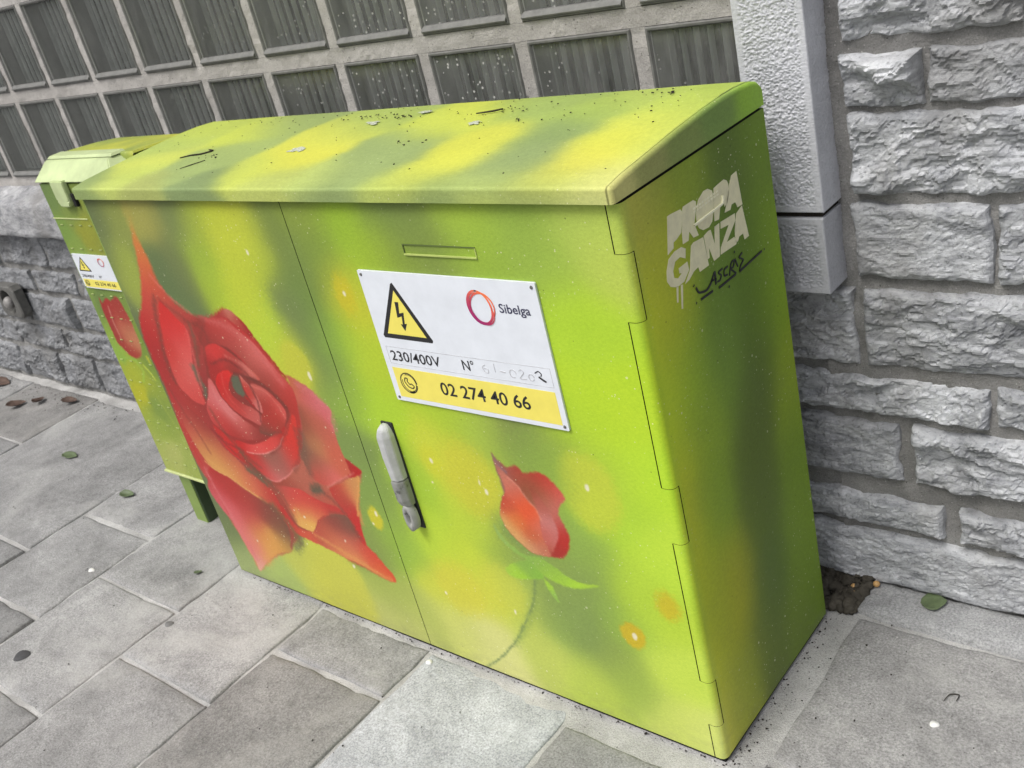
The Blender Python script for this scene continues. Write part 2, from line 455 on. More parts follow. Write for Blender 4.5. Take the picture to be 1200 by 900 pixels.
SIDE_BG = [(11,909,144,140,68),(60,911,119,126,52),(148,923,103,120,36),(264,930,72,90,32),(351,926,84,106,28),(31,821,144,150,33),(86,796,133,140,36),(184,739,82,105,36),(278,710,70,92,28),(332,685,98,122,28),(34,754,152,152,35),(-12,782,154,175,40),(-3,717,146,170,33),(71,678,109,136,36),(175,623,88,112,40),(268,574,70,86,33),(351,499,109,126,28),(18,616,146,165,33),(107,563,109,130,36),(212,471,72,86,33),(346,390,88,110,32),(18,506,146,152,33),(100,452,103,126,36),(214,376,76,92,35),(339,259,94,116,32),(6,350,142,152,33),(63,282,125,138,33),(109,254,131,132,32),(202,218,74,92,40),(338,115,88,110,32),(8,185,154,160,40),(81,103,119,130,40),(170,100,82,96,40),(290,58,88,106,36),(8,46,175,172,70),(72,19,128,135,48)]
LID_TOP = [(-1170,-22,975,205,216,112),(-1160,47,975,192,208,95),(-1175,106,975,216,220,90),(-1200,174,975,168,188,92),(-1190,253,975,190,205,80),(-983,86,975,150,170,106),(-949,130,975,152,172,100),(-987,231,975,204,215,75),(-952,268,975,142,162,96),(-768,41,975,206,215,85),(-718,114,975,226,220,70),(-703,202,975,216,215,75),(-683,245,975,165,186,90),(-561,-1,975,190,205,110),(-489,41,975,148,168,106),(-492,138,975,138,158,100),(-482,90,975,140,160,102),(-473,219,975,204,215,75),(-431,257,975,216,220,70),(-380,293,975,152,176,86),(-346,6,975,216,220,80),(-319,68,975,228,225,70),(-316,142,975,216,215,70),(-226,-10,975,165,184,110),(-201,78,975,128,148,100),(-206,28,975,132,152,102),(-210,168,975,124,148,92),(-203,244,975,160,186,82),(-106,-7,975,216,220,90),(-84,54,975,238,226,80),(-75,118,975,228,225,70),(-51,185,975,216,220,80),(-43,238,975,186,205,80),(-8,-19,975,240,232,122),(6,33,975,228,226,112),(-4,128,975,206,216,90),(-1,231,975,186,205,85),(9,297,975,166,190,75),(-148,295,975,176,196,85),(-292,279,975,152,176,90),(-1242,-12,949,126,146,92),(-1053,-12,949,165,172,96),(-860,-12,950,112,132,90),(-690,-12,950,185,195,100),(-521,-12,951,120,140,92),(-389,-12,951,170,185,92),(-304,-12,951,118,138,86),(-210,-12,951,176,190,92),(-123,-12,951,142,156,92),(-44,-12,952,188,196,114),(-9,-12,952,205,205,140)]
LID_SIDE = [(0,6,951,150,148,92),(0,75,955,116,120,70),(0,158,956,100,114,60),(0,250,963,90,112,56),(0,352,959,110,142,46)]
C2_BG = [(-1608,907,120,145,80),(-1628,939,115,140,80),(-1563,867,135,155,75),(-1527,817,156,160,58),(-1620,824,130,160,75),(-1594,783,140,165,75),(-1585,698,120,145,70),(-1606,697,150,180,80),(-1592,665,115,140,75),(-1482,531,130,155,65),(-1618,504,150,185,75),(-1603,471,176,186,56),(-1596,400,190,190,46),(-1547,359,136,160,72),(-1563,308,155,175,75),(-1555,234,182,190,105),(-1496,208,165,180,90)]
ROSE = [('e',45,0,0.6,[(-840,800),(55,120)],
  [(0,0,196,206,62)]),('e',9,0,0.75,[(-766,624),(38,48)],
  [(0,0,196,198,66)]),('e',14,0,0.75,[(-566,778),(22,32)],
  [(0,0,205,190,45)]),('e',16,0,0.7,[(-152,486),(55,70)],
  [(0,0,198,205,66)]),('e',26,0,0.6,[(-397,457),(62,75)],
  [(0,0,205,200,62)]),('e',12,0,0.6,[(-482,477),(22,30)],
  [(0,0,205,205,55)]),('e',25,0,0.55,[(-510,195),(60,60)],
  [(0,0,212,204,70)]),('e',6,0,0.9,[(-692,307),(18,26)],
  [(0,0,206,196,52)]),('e',22,0,0.4,[(-397,230),(50,60)],
  [(0,0,208,206,70)]),('e',6,0,0.9,[(-131,220),(23,26)],
  [(0,0,206,178,42)]),('e',12,0,0.7,[(-51,305),(20,26)],
  [(0,0,210,180,40)]),('p',8,0,1.0,[(-1134,899),(-1135,855),(-1130,820),(-1128,766),(-1106,731),(-1075,709),(-1043,699),(-992,703),(-951,719),(-930,723),(-896,703),(-870,670),(-850,646),(-829,613),(-812,583),(-786,565),(-760,547),(-741,518),(-738,482),(-736,436),(-726,419),(-684,413),(-703,386),(-720,353),(-743,288),(-754,231),(-733,209),(-715,184),(-704,151),(-755,157),(-816,165),(-875,181),(-925,189),(-971,187),(-1014,153),(-1040,132),(-1124,87),(-1202,33),(-1211,70),(-1228,131),(-1245,186),(-1257,249),(-1279,296),(-1290,384),(-1281,473),(-1281,547),(-1281,619),(-1266,672),(-1234,702),(-1194,762),(-1169,818),(-1158,854)],
  [(-1135,893,188,156,74),(-1147,865,195,128,64),(-1159,828,210,107,57),(-1170,785,204,89,62),(-1178,735,193,74,66),(-1119,711,186,67,60),(-1063,683,153,67,57),(-1264,660,182,48,44),(-1273,558,164,52,47),(-1262,475,179,63,54),(-1252,391,182,69,58),(-982,650,180,59,54),(-888,624,190,59,54),(-846,556,162,64,54),(-750,498,185,82,77),(-817,410,180,101,81),(-754,384,180,87,68),(-1011,243,162,73,58),(-1115,218,153,73,63),(-1173,227,190,82,77),(-1176,109,203,124,81),(-751,225,190,69,54),(-1137,494,153,59,53)]),('p',4,0,1.0,[(-1232,312),(-1165,295),(-1114,275),(-1072,262),(-1042,251),(-1011,243),(-1010,213),(-1017,171),(-1031,148),(-1036,133),(-1078,117),(-1130,88),(-1162,64),(-1204,30),(-1205,57),(-1212,80),(-1224,115),(-1235,165),(-1258,193),(-1274,222),(-1274,255)],
  [(-1238,281,177,61,54),(-1255,231,201,93,93),(-1225,182,206,102,99),(-1213,123,210,115,106),(-1182,266,179,65,57),(-1119,244,171,70,60),(-1144,188,186,80,75),(-1064,222,144,78,63),(-1126,141,214,152,84),(-1095,131,210,142,77),(-1199,39,214,152,132),(-1183,107,210,124,105),(-1023,187,134,89,68),(-1051,134,190,142,77)]),('s',16,22,0.85,[(-974,204),(-979,176),(-1008,148)],
  [(0,0,122,126,78)]),('p',3,0,1.0,[(-1039,267),(-1001,263),(-990,240),(-973,218),(-948,211),(-916,219),(-885,249),(-840,277),(-792,290),(-773,277),(-759,252),(-754,231),(-733,209),(-714,186),(-699,170),(-698,151),(-714,150),(-751,156),(-788,164),(-826,170),(-876,178),(-927,186),(-970,190),(-1000,197),(-1014,216),(-1025,240)],
  [(-1023,254,180,58,49),(-1003,215,195,61,53),(-955,196,201,89,64),(-887,223,180,82,64),(-864,203,199,105,75),(-835,266,157,76,62),(-793,268,132,82,66),(-809,209,194,96,79),(-799,174,217,142,82),(-844,178,215,133,82),(-759,206,201,82,64),(-736,192,208,70,51),(-729,160,219,142,77),(-707,167,203,61,46)]),('p',3,0,1.0,[(-1257,508),(-1226,481),(-1184,445),(-1157,412),(-1138,381),(-1103,358),(-1070,330),(-1039,311),(-1017,299),(-1006,275),(-1009,248),(-1041,254),(-1078,263),(-1112,277),(-1163,297),(-1220,310),(-1243,337),(-1260,378),(-1276,430)],
  [(-1255,487,171,59,53),(-1236,415,184,85,68),(-1209,354,194,124,77),(-1195,324,214,156,86),(-1127,305,214,152,86),(-1083,275,212,115,81),(-1144,371,180,87,66),(-1085,325,186,82,69),(-1021,280,180,59,51),(-1176,442,153,58,51)]),('s',3,4,0.8,[(-1243,325),(-1220,310),(-1163,297),(-1112,277),(-1071,264)],
  [(0,0,221,166,101)]),('p',3,0,1.0,[(-806,350),(-767,368),(-726,392),(-699,400),(-709,371),(-732,331),(-742,297),(-748,267),(-752,229),(-764,230),(-776,260),(-782,291),(-800,319)],
  [(-802,347,186,63,53),(-770,362,194,87,64),(-724,387,194,115,77),(-712,382,210,152,86),(-733,350,206,133,82),(-775,329,180,76,60),(-767,303,186,65,55),(-751,283,195,52,46),(-756,236,199,59,49)]),('s',3,3,0.8,[(-701,396),(-711,371),(-733,331),(-744,300)],
  [(0,0,219,161,86)]),('p',3,0,1.0,[(-723,433),(-710,430),(-697,421),(-683,413),(-699,400),(-726,392),(-734,396)],
  [(-721,426,168,48,44),(-695,410,180,41,38)]),('p',2.5,0,1.0,[(-1017,309),(-960,320),(-913,324),(-885,316),(-846,308),(-806,305),(-782,296),(-798,289),(-837,282),(-865,268),(-889,252),(-918,217),(-945,216),(-970,223),(-977,243),(-985,271),(-996,295)],
  [(-1006,307,162,82,64),(-952,313,193,83,71),(-924,303,203,76,64),(-872,298,199,70,60),(-822,294,190,69,58),(-972,274,194,87,69),(-928,272,204,89,68),(-958,235,215,152,86),(-918,249,217,159,88),(-876,268,210,115,77),(-926,221,223,170,86)]),('p',12,0,1.0,[(-861,345),(-835,350),(-832,332),(-859,323),(-873,329)],
  [(0,0,104,88,70)]),('p',3.5,0,1.0,[(-811,599),(-785,592),(-755,578),(-731,556),(-712,541),(-722,513),(-725,482),(-724,446),(-721,414),(-724,401),(-770,372),(-802,357),(-828,354),(-849,364),(-861,391),(-859,420),(-836,448),(-819,493),(-806,549),(-809,579)],
  [(-802,594,190,105,73),(-768,576,195,94,88),(-736,546,204,111,112),(-722,527,203,96,95),(-753,486,193,100,81),(-769,501,177,93,73),(-814,484,153,82,64),(-845,423,128,92,74),(-794,451,186,122,84),(-816,404,173,94,75),(-750,441,195,96,75),(-731,417,197,100,77),(-788,372,210,105,95),(-823,365,190,83,69)]),('p',3,0,1.0,[(-1153,725),(-1139,719),(-1124,696),(-1099,674),(-1096,646),(-1122,587),(-1133,535),(-1140,486),(-1187,491),(-1220,524),(-1218,575),(-1206,626),(-1183,677)],
  [(-1156,712,203,54,49),(-1137,663,208,56,53),(-1203,597,199,59,53),(-1121,616,212,87,81),(-1156,552,212,96,90),(-1191,548,203,78,71),(-1151,503,203,72,66)]),('s',12,9,0.8,[(-1169,730),(-1190,686),(-1213,626),(-1229,559),(-1224,527)],
  [(0,0,123,65,53)]),('s',9,7,0.6,[(-1152,727),(-1122,707),(-1090,691)],
  [(0,0,134,65,55)]),('s',11,16,0.9,[(-1125,575),(-1125,546),(-1118,527),(-1123,507)],
  [(0,0,100,100,80)]),('s',12,10,0.8,[(-1075,678),(-1084,635),(-1106,583)],
  [(0,0,118,84,66)]),('p',3,0,1.0,[(-1056,683),(-1010,698),(-960,703),(-941,700),(-912,681),(-884,662),(-863,643),(-844,619),(-826,595),(-807,571),(-808,544),(-817,511),(-830,472),(-840,442),(-856,421),(-856,440),(-837,490),(-840,508),(-849,515),(-861,541),(-887,564),(-911,579),(-936,617),(-966,636),(-1025,641),(-1059,632),(-1065,643),(-1067,666)],
  [(-1053,676,164,58,51),(-1009,689,186,63,57),(-962,698,190,65,60),(-941,678,199,82,75),(-895,654,208,100,93),(-872,637,210,104,97),(-834,602,204,89,84),(-812,561,190,61,55),(-826,491,179,56,49),(-850,431,171,59,51),(-1041,650,144,59,53),(-969,653,168,65,58),(-931,626,162,70,60),(-881,574,153,63,53),(-848,529,168,58,49)]),('p',2.5,0,1.0,[(-958,708),(-930,723),(-911,722),(-892,705),(-868,677),(-880,670),(-907,690),(-933,702)],
  [(-948,710,171,59,53),(-923,719,195,118,99),(-902,699,175,70,60),(-876,676,162,52,46)]),('s',3,5,0.85,[(-893,705),(-868,668),(-839,628),(-815,592)],
  [(0,0,160,43,38)]),('p',5,0,1.0,[(-1057,630),(-1025,641),(-966,636),(-910,582),(-861,541),(-844,511),(-880,473),(-951,422),(-1003,390),(-1085,397),(-1132,419),(-1143,469),(-1105,524),(-1081,581)],
  [(-1067,596,144,56,49),(-938,566,132,56,49),(-885,519,144,56,49),(-1076,449,153,52,47)]),('p',2.5,0,1.0,[(-1143,438),(-1110,418),(-1078,404),(-1056,385),(-1012,385),(-934,415),(-886,463),(-847,506),(-832,504),(-850,450),(-872,398),(-901,377),(-945,343),(-982,325),(-1011,323),(-1034,334),(-1062,349),(-1098,362),(-1126,379),(-1139,407)],
  [(-1132,419,186,54,49),(-1097,390,201,48,44),(-1067,364,195,52,47),(-1028,357,186,54,49),(-969,389,140,89,75),(-955,377,151,82,69),(-861,467,203,61,51),(-874,417,204,56,47),(-927,377,190,93,86),(-976,337,212,118,114),(-1012,334,199,69,62),(-887,390,195,69,60)]),('s',3,3,0.8,[(-1028,332),(-1007,325),(-977,328),(-934,351),(-881,389)],
  [(0,0,219,131,123)]),('p',2.5,0,1.0,[(-1061,623),(-1044,635),(-1026,640),(-998,639),(-976,630),(-955,619),(-926,600),(-901,580),(-913,575),(-952,578),(-987,582),(-1011,584),(-1043,571),(-1065,553),(-1081,557),(-1074,591)],
  [(-1044,627,193,61,57),(-1010,631,203,59,55),(-1053,584,168,50,46),(-974,621,195,70,64),(-979,602,162,54,47),(-930,599,206,111,101),(-911,580,190,82,71),(-965,590,144,52,46)]),('p',2.5,0,1.0,[(-1089,552),(-1078,550),(-1066,515),(-1046,489),(-1014,470),(-972,452),(-939,444),(-989,427),(-1060,416),(-1106,424),(-1140,444),(-1142,474),(-1113,513)],
  [(-1085,546,203,93,88),(-1103,515,204,104,103),(-1081,503,208,109,108),(-1052,478,215,129,125),(-1020,459,195,89,82),(-1117,468,193,76,71),(-1093,447,186,59,55),(-1057,433,168,58,53),(-983,438,153,61,55)]),('p',2.5,0,1.0,[(-940,561),(-908,561),(-883,547),(-866,531),(-856,512),(-874,483),(-904,459),(-938,446),(-972,445),(-965,468),(-937,497),(-932,519)],
  [(-932,560,180,82,71),(-911,556,201,96,88),(-882,538,193,74,66),(-864,511,206,89,81),(-892,495,186,58,49),(-931,483,175,59,51),(-916,523,168,61,53),(-948,452,144,69,58),(-888,476,162,65,55)]),('p',2.2,0,1.0,[(-1078,408),(-1027,409),(-968,428),(-920,454),(-878,477),(-896,451),(-931,418),(-970,400),(-1019,385),(-1056,385)],
  [(-1065,406,190,45,42),(-1016,405,210,61,57),(-948,427,203,58,51),(-899,455,180,50,44),(-1009,391,214,96,90),(-940,417,214,87,81)]),('s',2.5,2.5,0.8,[(-1051,386),(-1015,387),(-970,400),(-931,418),(-897,450)],
  [(0,0,226,152,143)]),('p',2.2,0,1.0,[(-1066,548),(-1044,570),(-1010,585),(-986,582),(-1005,567),(-1022,546),(-1024,526),(-1010,514),(-973,505),(-946,490),(-963,466),(-1004,475),(-1038,489),(-1062,516)],
  [(-1044,564,203,45,42),(-1009,580,208,52,47),(-1053,532,195,48,44),(-1028,506,201,69,62),(-982,489,195,82,75),(-960,474,190,87,81),(-1014,518,162,50,46)]),('s',6,5,0.7,[(-1053,592),(-998,609),(-954,594),(-923,570)],
  [(0,0,118,48,44)]),('s',4,3,0.7,[(-1031,573),(-1040,542),(-1032,510),(-998,487)],
  [(0,0,212,82,73)]),('p',6,0,1.0,[(-999,568),(-976,576),(-974,561),(-976,543),(-973,529),(-986,528),(-1005,535),(-1008,550)],
  [(0,0,96,98,78)]),('p',2,0,1.0,[(-968,578),(-956,566),(-941,548),(-932,521),(-937,497),(-954,503),(-964,522),(-971,548)],
  [(-964,574,199,105,93),(-950,546,186,78,68),(-965,544,195,59,53),(-940,510,203,107,99)]),('s',2.5,2.5,0.7,[(-966,576),(-950,558),(-936,534),(-934,511)],
  [(0,0,210,122,112)]),('s',4,6,0.8,[(-977,528),(-967,516),(-960,510)],
  [(0,0,180,32,33)]),('s',10,12,0.9,[(-1078,337),(-1053,329),(-1027,311)],
  [(0,0,106,96,72)]),('s',4,3.5,0.7,[(-1266,672),(-1270,595),(-1268,492),(-1268,366),(-1257,277),(-1237,184)],
  [(0,0,186,45,46)]),('s',13,9,0.75,[(-1021,695),(-951,687),(-900,659),(-859,615),(-832,578)],
  [(0,0,204,104,99)]),('s',6,3,0.7,[(-992,619),(-952,608),(-912,579)],
  [(0,0,204,117,106)]),('s',9,6,0.7,[(-1088,535),(-1082,499),(-1048,463)],
  [(0,0,214,126,123)]),('s',7,5,0.7,[(-1097,665),(-1107,613),(-1129,523)],
  [(0,0,217,98,93)]),('s',6,4,0.7,[(-1149,780),(-1133,758),(-1101,730),(-1053,701)],
  [(0,0,210,117,101)]),('s',5,4,0.75,[(-946,555),(-940,520),(-957,474)],
  [(0,0,114,50,46)]),('s',4,3,0.8,[(-941,558),(-901,550),(-875,526),(-866,498)],
  [(0,0,210,113,103)]),('s',6,5,0.6,[(-1158,423),(-1124,398),(-1068,387)],
  [(0,0,125,48,44)]),('s',15,10,0.75,[(-787,584),(-743,561),(-718,536),(-722,498)],
  [(0,0,206,118,116)]),('s',5,3,0.7,[(-811,351),(-746,386),(-710,405)],
  [(0,0,214,128,116)]),('s',13,8,0.8,[(-1257,300),(-1243,223),(-1217,151),(-1195,68)],
  [(0,0,212,118,119)]),('s',24,26,0.55,[(-1097,168),(-1089,137),(-1151,80)],
  [(0,0,214,157,84)]),('s',9,5,0.8,[(-915,209),(-837,186),(-744,160),(-710,154)],
  [(0,0,219,155,90)]),('s',10,8,0.7,[(-950,264),(-944,230),(-923,219)],
  [(0,0,219,166,93)]),('s',8,6,0.7,[(-701,395),(-734,325),(-740,282)],
  [(0,0,215,155,86)]),('s',8,5,0.7,[(-1229,334),(-1179,307),(-1117,279),(-1055,257)],
  [(0,0,217,159,93)]),('s',13,12,0.8,[(-1078,381),(-1046,339),(-1011,316)],
  [(0,0,104,88,66)]),('s',16,14,0.8,[(-1033,253),(-997,208),(-987,169)],
  [(0,0,118,104,68)]),('s',12,10,0.6,[(-789,270),(-761,239)],
  [(0,0,127,82,68)]),('s',10,8,0.6,[(-847,477),(-856,427),(-902,369)],
  [(0,0,125,69,57)]),('s',11,8,0.6,[(-1054,681),(-1017,692),(-1048,659),(-1087,615)],
  [(0,0,131,58,49)]),('s',6,5,0.6,[(-1058,628),(-1070,591),(-1082,557)],
  [(0,0,123,61,51)]),('s',4,4,0.0,[(-1083,554),(-1080,528),(-1070,498),(-1051,473)],
  [(0,0,144,45,42)]),('s',7,6,0.55,[(-1137,411),(-1116,384),(-1082,364),(-1048,346),(-1026,329)],
  [(0,0,116,59,49)]),('s',14,14,0.7,[(-830,472),(-840,442),(-853,411),(-851,373)],
  [(0,0,124,86,70)]),('s',6,6,0.6,[(-847,506),(-882,463),(-924,422),(-964,397)],
  [(0,0,134,59,51)]),('s',7,7,0.7,[(-940,575),(-900,565),(-865,545),(-848,520)],
  [(0,0,114,58,49)]),('s',6,6,0.6,[(-994,582),(-958,579),(-913,575)],
  [(0,0,109,54,47)]),('s',6,6,0.6,[(-971,448),(-938,446),(-899,462)],
  [(0,0,112,69,57)]),('s',5,4,0.5,[(-1043,487),(-1005,474),(-967,464)],
  [(0,0,144,50,46)]),('s',9,8,0.6,[(-1128,479),(-1111,426),(-1068,382),(-1025,352)],
  [(0,0,121,70,57)]),('s',9,8,0.6,[(-1008,309),(-985,293),(-977,265),(-971,231)],
  [(0,0,125,74,58)]),('s',6,6,0.5,[(-987,266),(-986,236),(-969,214)],
  [(0,0,144,65,53)]),('s',9,8,0.6,[(-826,329),(-798,311),(-781,283),(-767,246)],
  [(0,0,120,70,58)]),('s',10,10,0.6,[(-833,280),(-795,286),(-775,268)],
  [(0,0,125,85,69)]),('s',13,12,0.6,[(-1067,261),(-1039,245),(-1018,220),(-1016,189)],
  [(0,0,120,76,60)]),('s',8,6,0.6,[(-1267,513),(-1245,457),(-1222,400),(-1205,355)],
  [(0,0,134,63,53)]),('s',9,8,0.6,[(-1089,684),(-1036,674),(-1031,645)],
  [(0,0,129,58,49)]),('e',16,0,0.8,[(-1136,900),(16,34)],
  [(0,0,168,158,78)]),('e',30,0,0.5,[(-331,371),(38,30)],
  [(0,0,112,140,84)]),('e',40,0,0.5,[(-251,492),(60,80)],
  [(0,0,140,172,72)]),('s',5,3,0.85,[(-314,274),(-332,223),(-366,165),(-411,100),(-462,46),(-503,11)],
  [(0,0,112,132,84)]),('s',14,9,0.5,[(-311,272),(-332,218),(-363,162),(-404,102)],
  [(0,0,128,152,80)]),('p',4,0,1.0,[(-372,269),(-375,280),(-353,299),(-319,316),(-297,307),(-289,294),(-301,281),(-350,267)],
  [(-369,274,160,196,70),(-327,302,140,178,74),(-302,290,140,186,66),(-349,270,160,204,60)]),('p',4,0,1.0,[(-332,524),(-324,512),(-308,500),(-301,503),(-290,508),(-282,505),(-275,496),(-243,503),(-220,490),(-202,466),(-212,452),(-223,433),(-217,411),(-214,387),(-224,358),(-242,340),(-265,339),(-301,335),(-325,350),(-346,375),(-352,400),(-339,433),(-329,450),(-331,479),(-333,503)],
  [(-330,518,144,82,64),(-319,502,150,110,100),(-291,504,186,56,46),(-277,486,160,89,64),(-245,493,186,61,49),(-219,481,193,70,55),(-262,461,144,82,58),(-242,452,168,93,68),(-209,463,208,105,95),(-233,429,208,133,123),(-222,414,171,58,47),(-221,378,186,52,44),(-244,345,168,59,49)]),('p',4,0,1.0,[(-271,475),(-255,459),(-245,440),(-237,417),(-235,392),(-245,368),(-263,339),(-279,343),(-270,383),(-266,421)],
  [(-267,471,162,82,62),(-249,439,180,96,81),(-242,409,195,118,110),(-245,379,195,107,99),(-267,373,193,100,86),(-268,342,177,85,69)]),('p',2.5,0,1.0,[(-332,512),(-313,484),(-295,465),(-282,444),(-267,428),(-267,402),(-269,372),(-263,340),(-301,335),(-325,350),(-346,375),(-352,400),(-339,433),(-325,453),(-327,476)],
  [(-330,505,153,105,105),(-325,483,203,115,86),(-316,474,199,124,105),(-306,455,203,105,82),(-331,423,195,87,62),(-293,433,219,96,60),(-287,412,221,94,55),(-319,397,215,117,64),(-344,383,210,155,95),(-324,354,214,155,99),(-290,374,201,100,64),(-269,394,208,115,93),(-300,341,203,142,101),(-270,349,195,115,88)]),('s',3,3,0.7,[(-311,479),(-294,464),(-281,444),(-268,428),(-265,410)],
  [(0,0,219,142,121)]),('s',4,4,0.6,[(-331,518),(-321,498),(-311,490)],
  [(0,0,132,108,120)]),('p',3.5,0,1.0,[(-374,373),(-361,352),(-345,337),(-320,325),(-287,329),(-263,317),(-243,307),(-214,300),(-176,305),(-209,289),(-253,281),(-279,288),(-297,296),(-316,313),(-345,326),(-368,345)],
  [(-370,365,150,180,90),(-346,334,150,186,84),(-322,319,140,178,78),(-291,317,144,182,76),(-259,303,140,176,76),(-270,290,166,206,60),(-232,290,170,212,60),(-184,302,160,196,66)]),('p',3,0,1.0,[(-291,285),(-276,271),(-272,242),(-278,245),(-289,266)],
  [(-286,275,160,200,66),(-277,250,150,190,78)]),('e',1.8,0,0.9,[(-791,841),(2.88,5.04)],
  [(0,0,232,228,205)]),('e',1.8,0,0.9,[(-739,605),(5.04,8.64)],
  [(0,0,232,228,205)]),('e',1.8,0,0.9,[(-685,317),(3.5999999999999996,6.4799999999999995)],
  [(0,0,232,228,205)]),('e',1.8,0,0.9,[(-705,292),(2.88,2.88)],
  [(0,0,232,228,205)]),('e',1.8,0,0.9,[(-565,779),(2.88,5.04)],
  [(0,0,232,228,205)]),('e',1.8,0,0.9,[(-482,477),(3.5999999999999996,5.76)],
  [(0,0,232,228,205)]),('e',1.8,0,0.9,[(-379,455),(2.16,5.76)],
  [(0,0,232,228,205)]),('e',1.8,0,0.9,[(-368,439),(3.5999999999999996,5.76)],
  [(0,0,232,228,205)]),('e',1.8,0,0.9,[(-154,496),(4.32,6.4799999999999995)],
  [(0,0,232,228,205)]),('e',1.8,0,0.9,[(-128,220),(5.04,6.4799999999999995)],
  [(0,0,232,228,205)]),('e',1.8,0,0.9,[(-384,184),(2.88,5.04)],
  [(0,0,232,228,205)]),('e',1.8,0,0.9,[(-555,171),(2.88,3.5999999999999996)],
  [(0,0,232,228,205)]),('e',1.8,0,0.9,[(-820,155),(3.5999999999999996,5.04)],
  [(0,0,232,228,205)]),('e',1.8,0,0.9,[(-820,219),(2.16,2.88)],
  [(0,0,232,228,205)]),('e',1.8,0,0.9,[(-931,250),(2.88,2.88)],
  [(0,0,232,228,205)]),('e',1.8,0,0.9,[(-1159,128),(2.16,2.88)],
  [(0,0,232,228,205)]),('e',1.8,0,0.9,[(-495,431),(2.16,2.16)],
  [(0,0,232,228,205)])]
TULIP = [('p',5,0,1.0,[(-1597,657),(-1591,645),(-1561,658),(-1546,651),(-1511,666),(-1499,649),(-1492,614),(-1490,572),(-1496,537),(-1511,512),(-1542,500),(-1574,511),(-1599,537),(-1604,584),(-1603,624)],
  [(-1589,648,176,56,50),(-1595,607,166,60,54),(-1533,624,172,66,56),(-1538,578,190,105,80),(-1518,546,196,125,90),(-1538,506,172,60,50),(-1594,544,170,66,56)]),('s',4,5,0.8,[(-1569,635),(-1577,592),(-1573,552)],
  [(0,0,206,140,124)]),('s',6,7,0.8,[(-1626,488),(-1579,497),(-1545,496)],
  [(0,0,150,190,80)]),('s',6,7,0.8,[(-1552,493),(-1536,468),(-1556,435)],
  [(0,0,165,200,76)]),('s',4,6,0.9,[(-1522,487),(-1503,466),(-1496,449)],
  [(0,0,200,214,80)]),('s',6,10,0.8,[(-1487,509),(-1486,498)],
  [(0,0,205,200,60)]),('s',6,5,0.6,[(-1522,398),(-1498,334),(-1485,268)],
  [(0,0,170,185,80)])]
STENCIL = [[(95,882),(102,882),(120,880),(127,879),(130,875),(124,858),(120,850),(107,846),(99,845),(97,838),(82,835)],[(131,876),(134,880),(160,879),(166,875),(164,867),(157,854),(154,848),(160,830),(147,832),(139,844),(134,833),(120,834),(122,849)],[(168,870),(173,875),(188,881),(199,880),(209,874),(211,865),(206,847),(198,834),(188,830),(173,832),(164,838),(160,846),(162,860)],[(214,875),(224,876),(243,877),(250,873),(253,867),(251,855),(243,843),(235,841),(235,848),(223,844),(216,830),(204,832)],[(254,863),(264,875),(279,876),(283,826),(269,827),(265,836),(254,837),(249,831),(233,833),(239,840)],[(124,826),(115,832),(98,833),(82,829),(73,816),(70,803),(76,793),(90,786),(108,786),(124,796),(123,808),(101,808),(101,801),(106,799),(96,796),(87,801),(87,810),(95,820),(108,821),(120,814)],[(138,824),(145,826),(162,824),(170,823),(173,781),(149,782),(147,790),(135,789),(121,783),(110,782),(126,795)],[(172,824),(185,826),(191,825),(196,802),(202,825),(215,825),(204,781),(188,781),(180,804),(178,790),(173,790)],[(219,825),(259,822),(258,812),(227,792),(249,791),(253,781),(251,779),(207,782),(210,791),(239,813),(217,816)],[(263,820),(281,825),(289,776),(276,776),(274,786),(262,786),(257,781),(250,782),(253,799)],[(89,788),(93,786),(87,766),(84,767)],[(99,785),(104,784),(95,753),(92,754)]]
TAGS = [([(133,766),(139,756),(158,751),(172,756),(185,766),(183,748)],9),([(171,758),(187,755)],6),([(206,762),(194,761),(200,754),(195,749),(187,750)],7),([(220,759),(210,758),(208,750),(217,748)],7),([(221,744),(230,759),(240,760),(235,752),(227,752),(240,740)],7),([(242,761),(247,747)],7),([(264,761),(254,758),(264,750),(255,745),(249,738)],7),([(249,738),(281,739),(319,740)],9),([(189,740),(239,739)],9),([(140,745),(173,743)],9),([(242,772),(244,770)],8),([(326,740),(328,739)],9),([(215,731),(217,729)],9),([(127,746),(129,745)],9),([(128,772),(129,770)],10)]


def shepard(P, anchors, dim, eps):
    """smooth blend of colour anchors; P in millimetres"""
    num = np.zeros((len(P), 3)); den = np.zeros(len(P))
    for a in anchors:
        d2 = ((P - np.array(a[:dim], float)) ** 2).sum(1)
        w = 1.0 / (d2 + eps * eps) ** 2
        num += w[:, None] * np.array(a[dim:dim + 3], float); den += w
    return num / den[:, None]

def gauss(P, anchors, dim, sig, boost=1.0):
    """very soft airbrush blend: normalised gaussians with a weak far tail"""
    num = np.zeros((len(P), 3)); den = np.zeros(len(P))
    mean = np.mean([a[dim:dim + 3] for a in anchors], 0)
    for a in anchors:
        d2 = ((P - np.array(a[:dim], float)) ** 2).sum(1)
        w = np.exp(-d2 / (2 * sig * sig)) + 1e-4 / (1 + d2 / (sig * sig)) ** 2
        num += w[:, None] * np.array(a[dim:dim + 3], float); den += w
    c = num / den[:, None]
    return np.clip(mean + (c - mean) * boost, 0, 255)

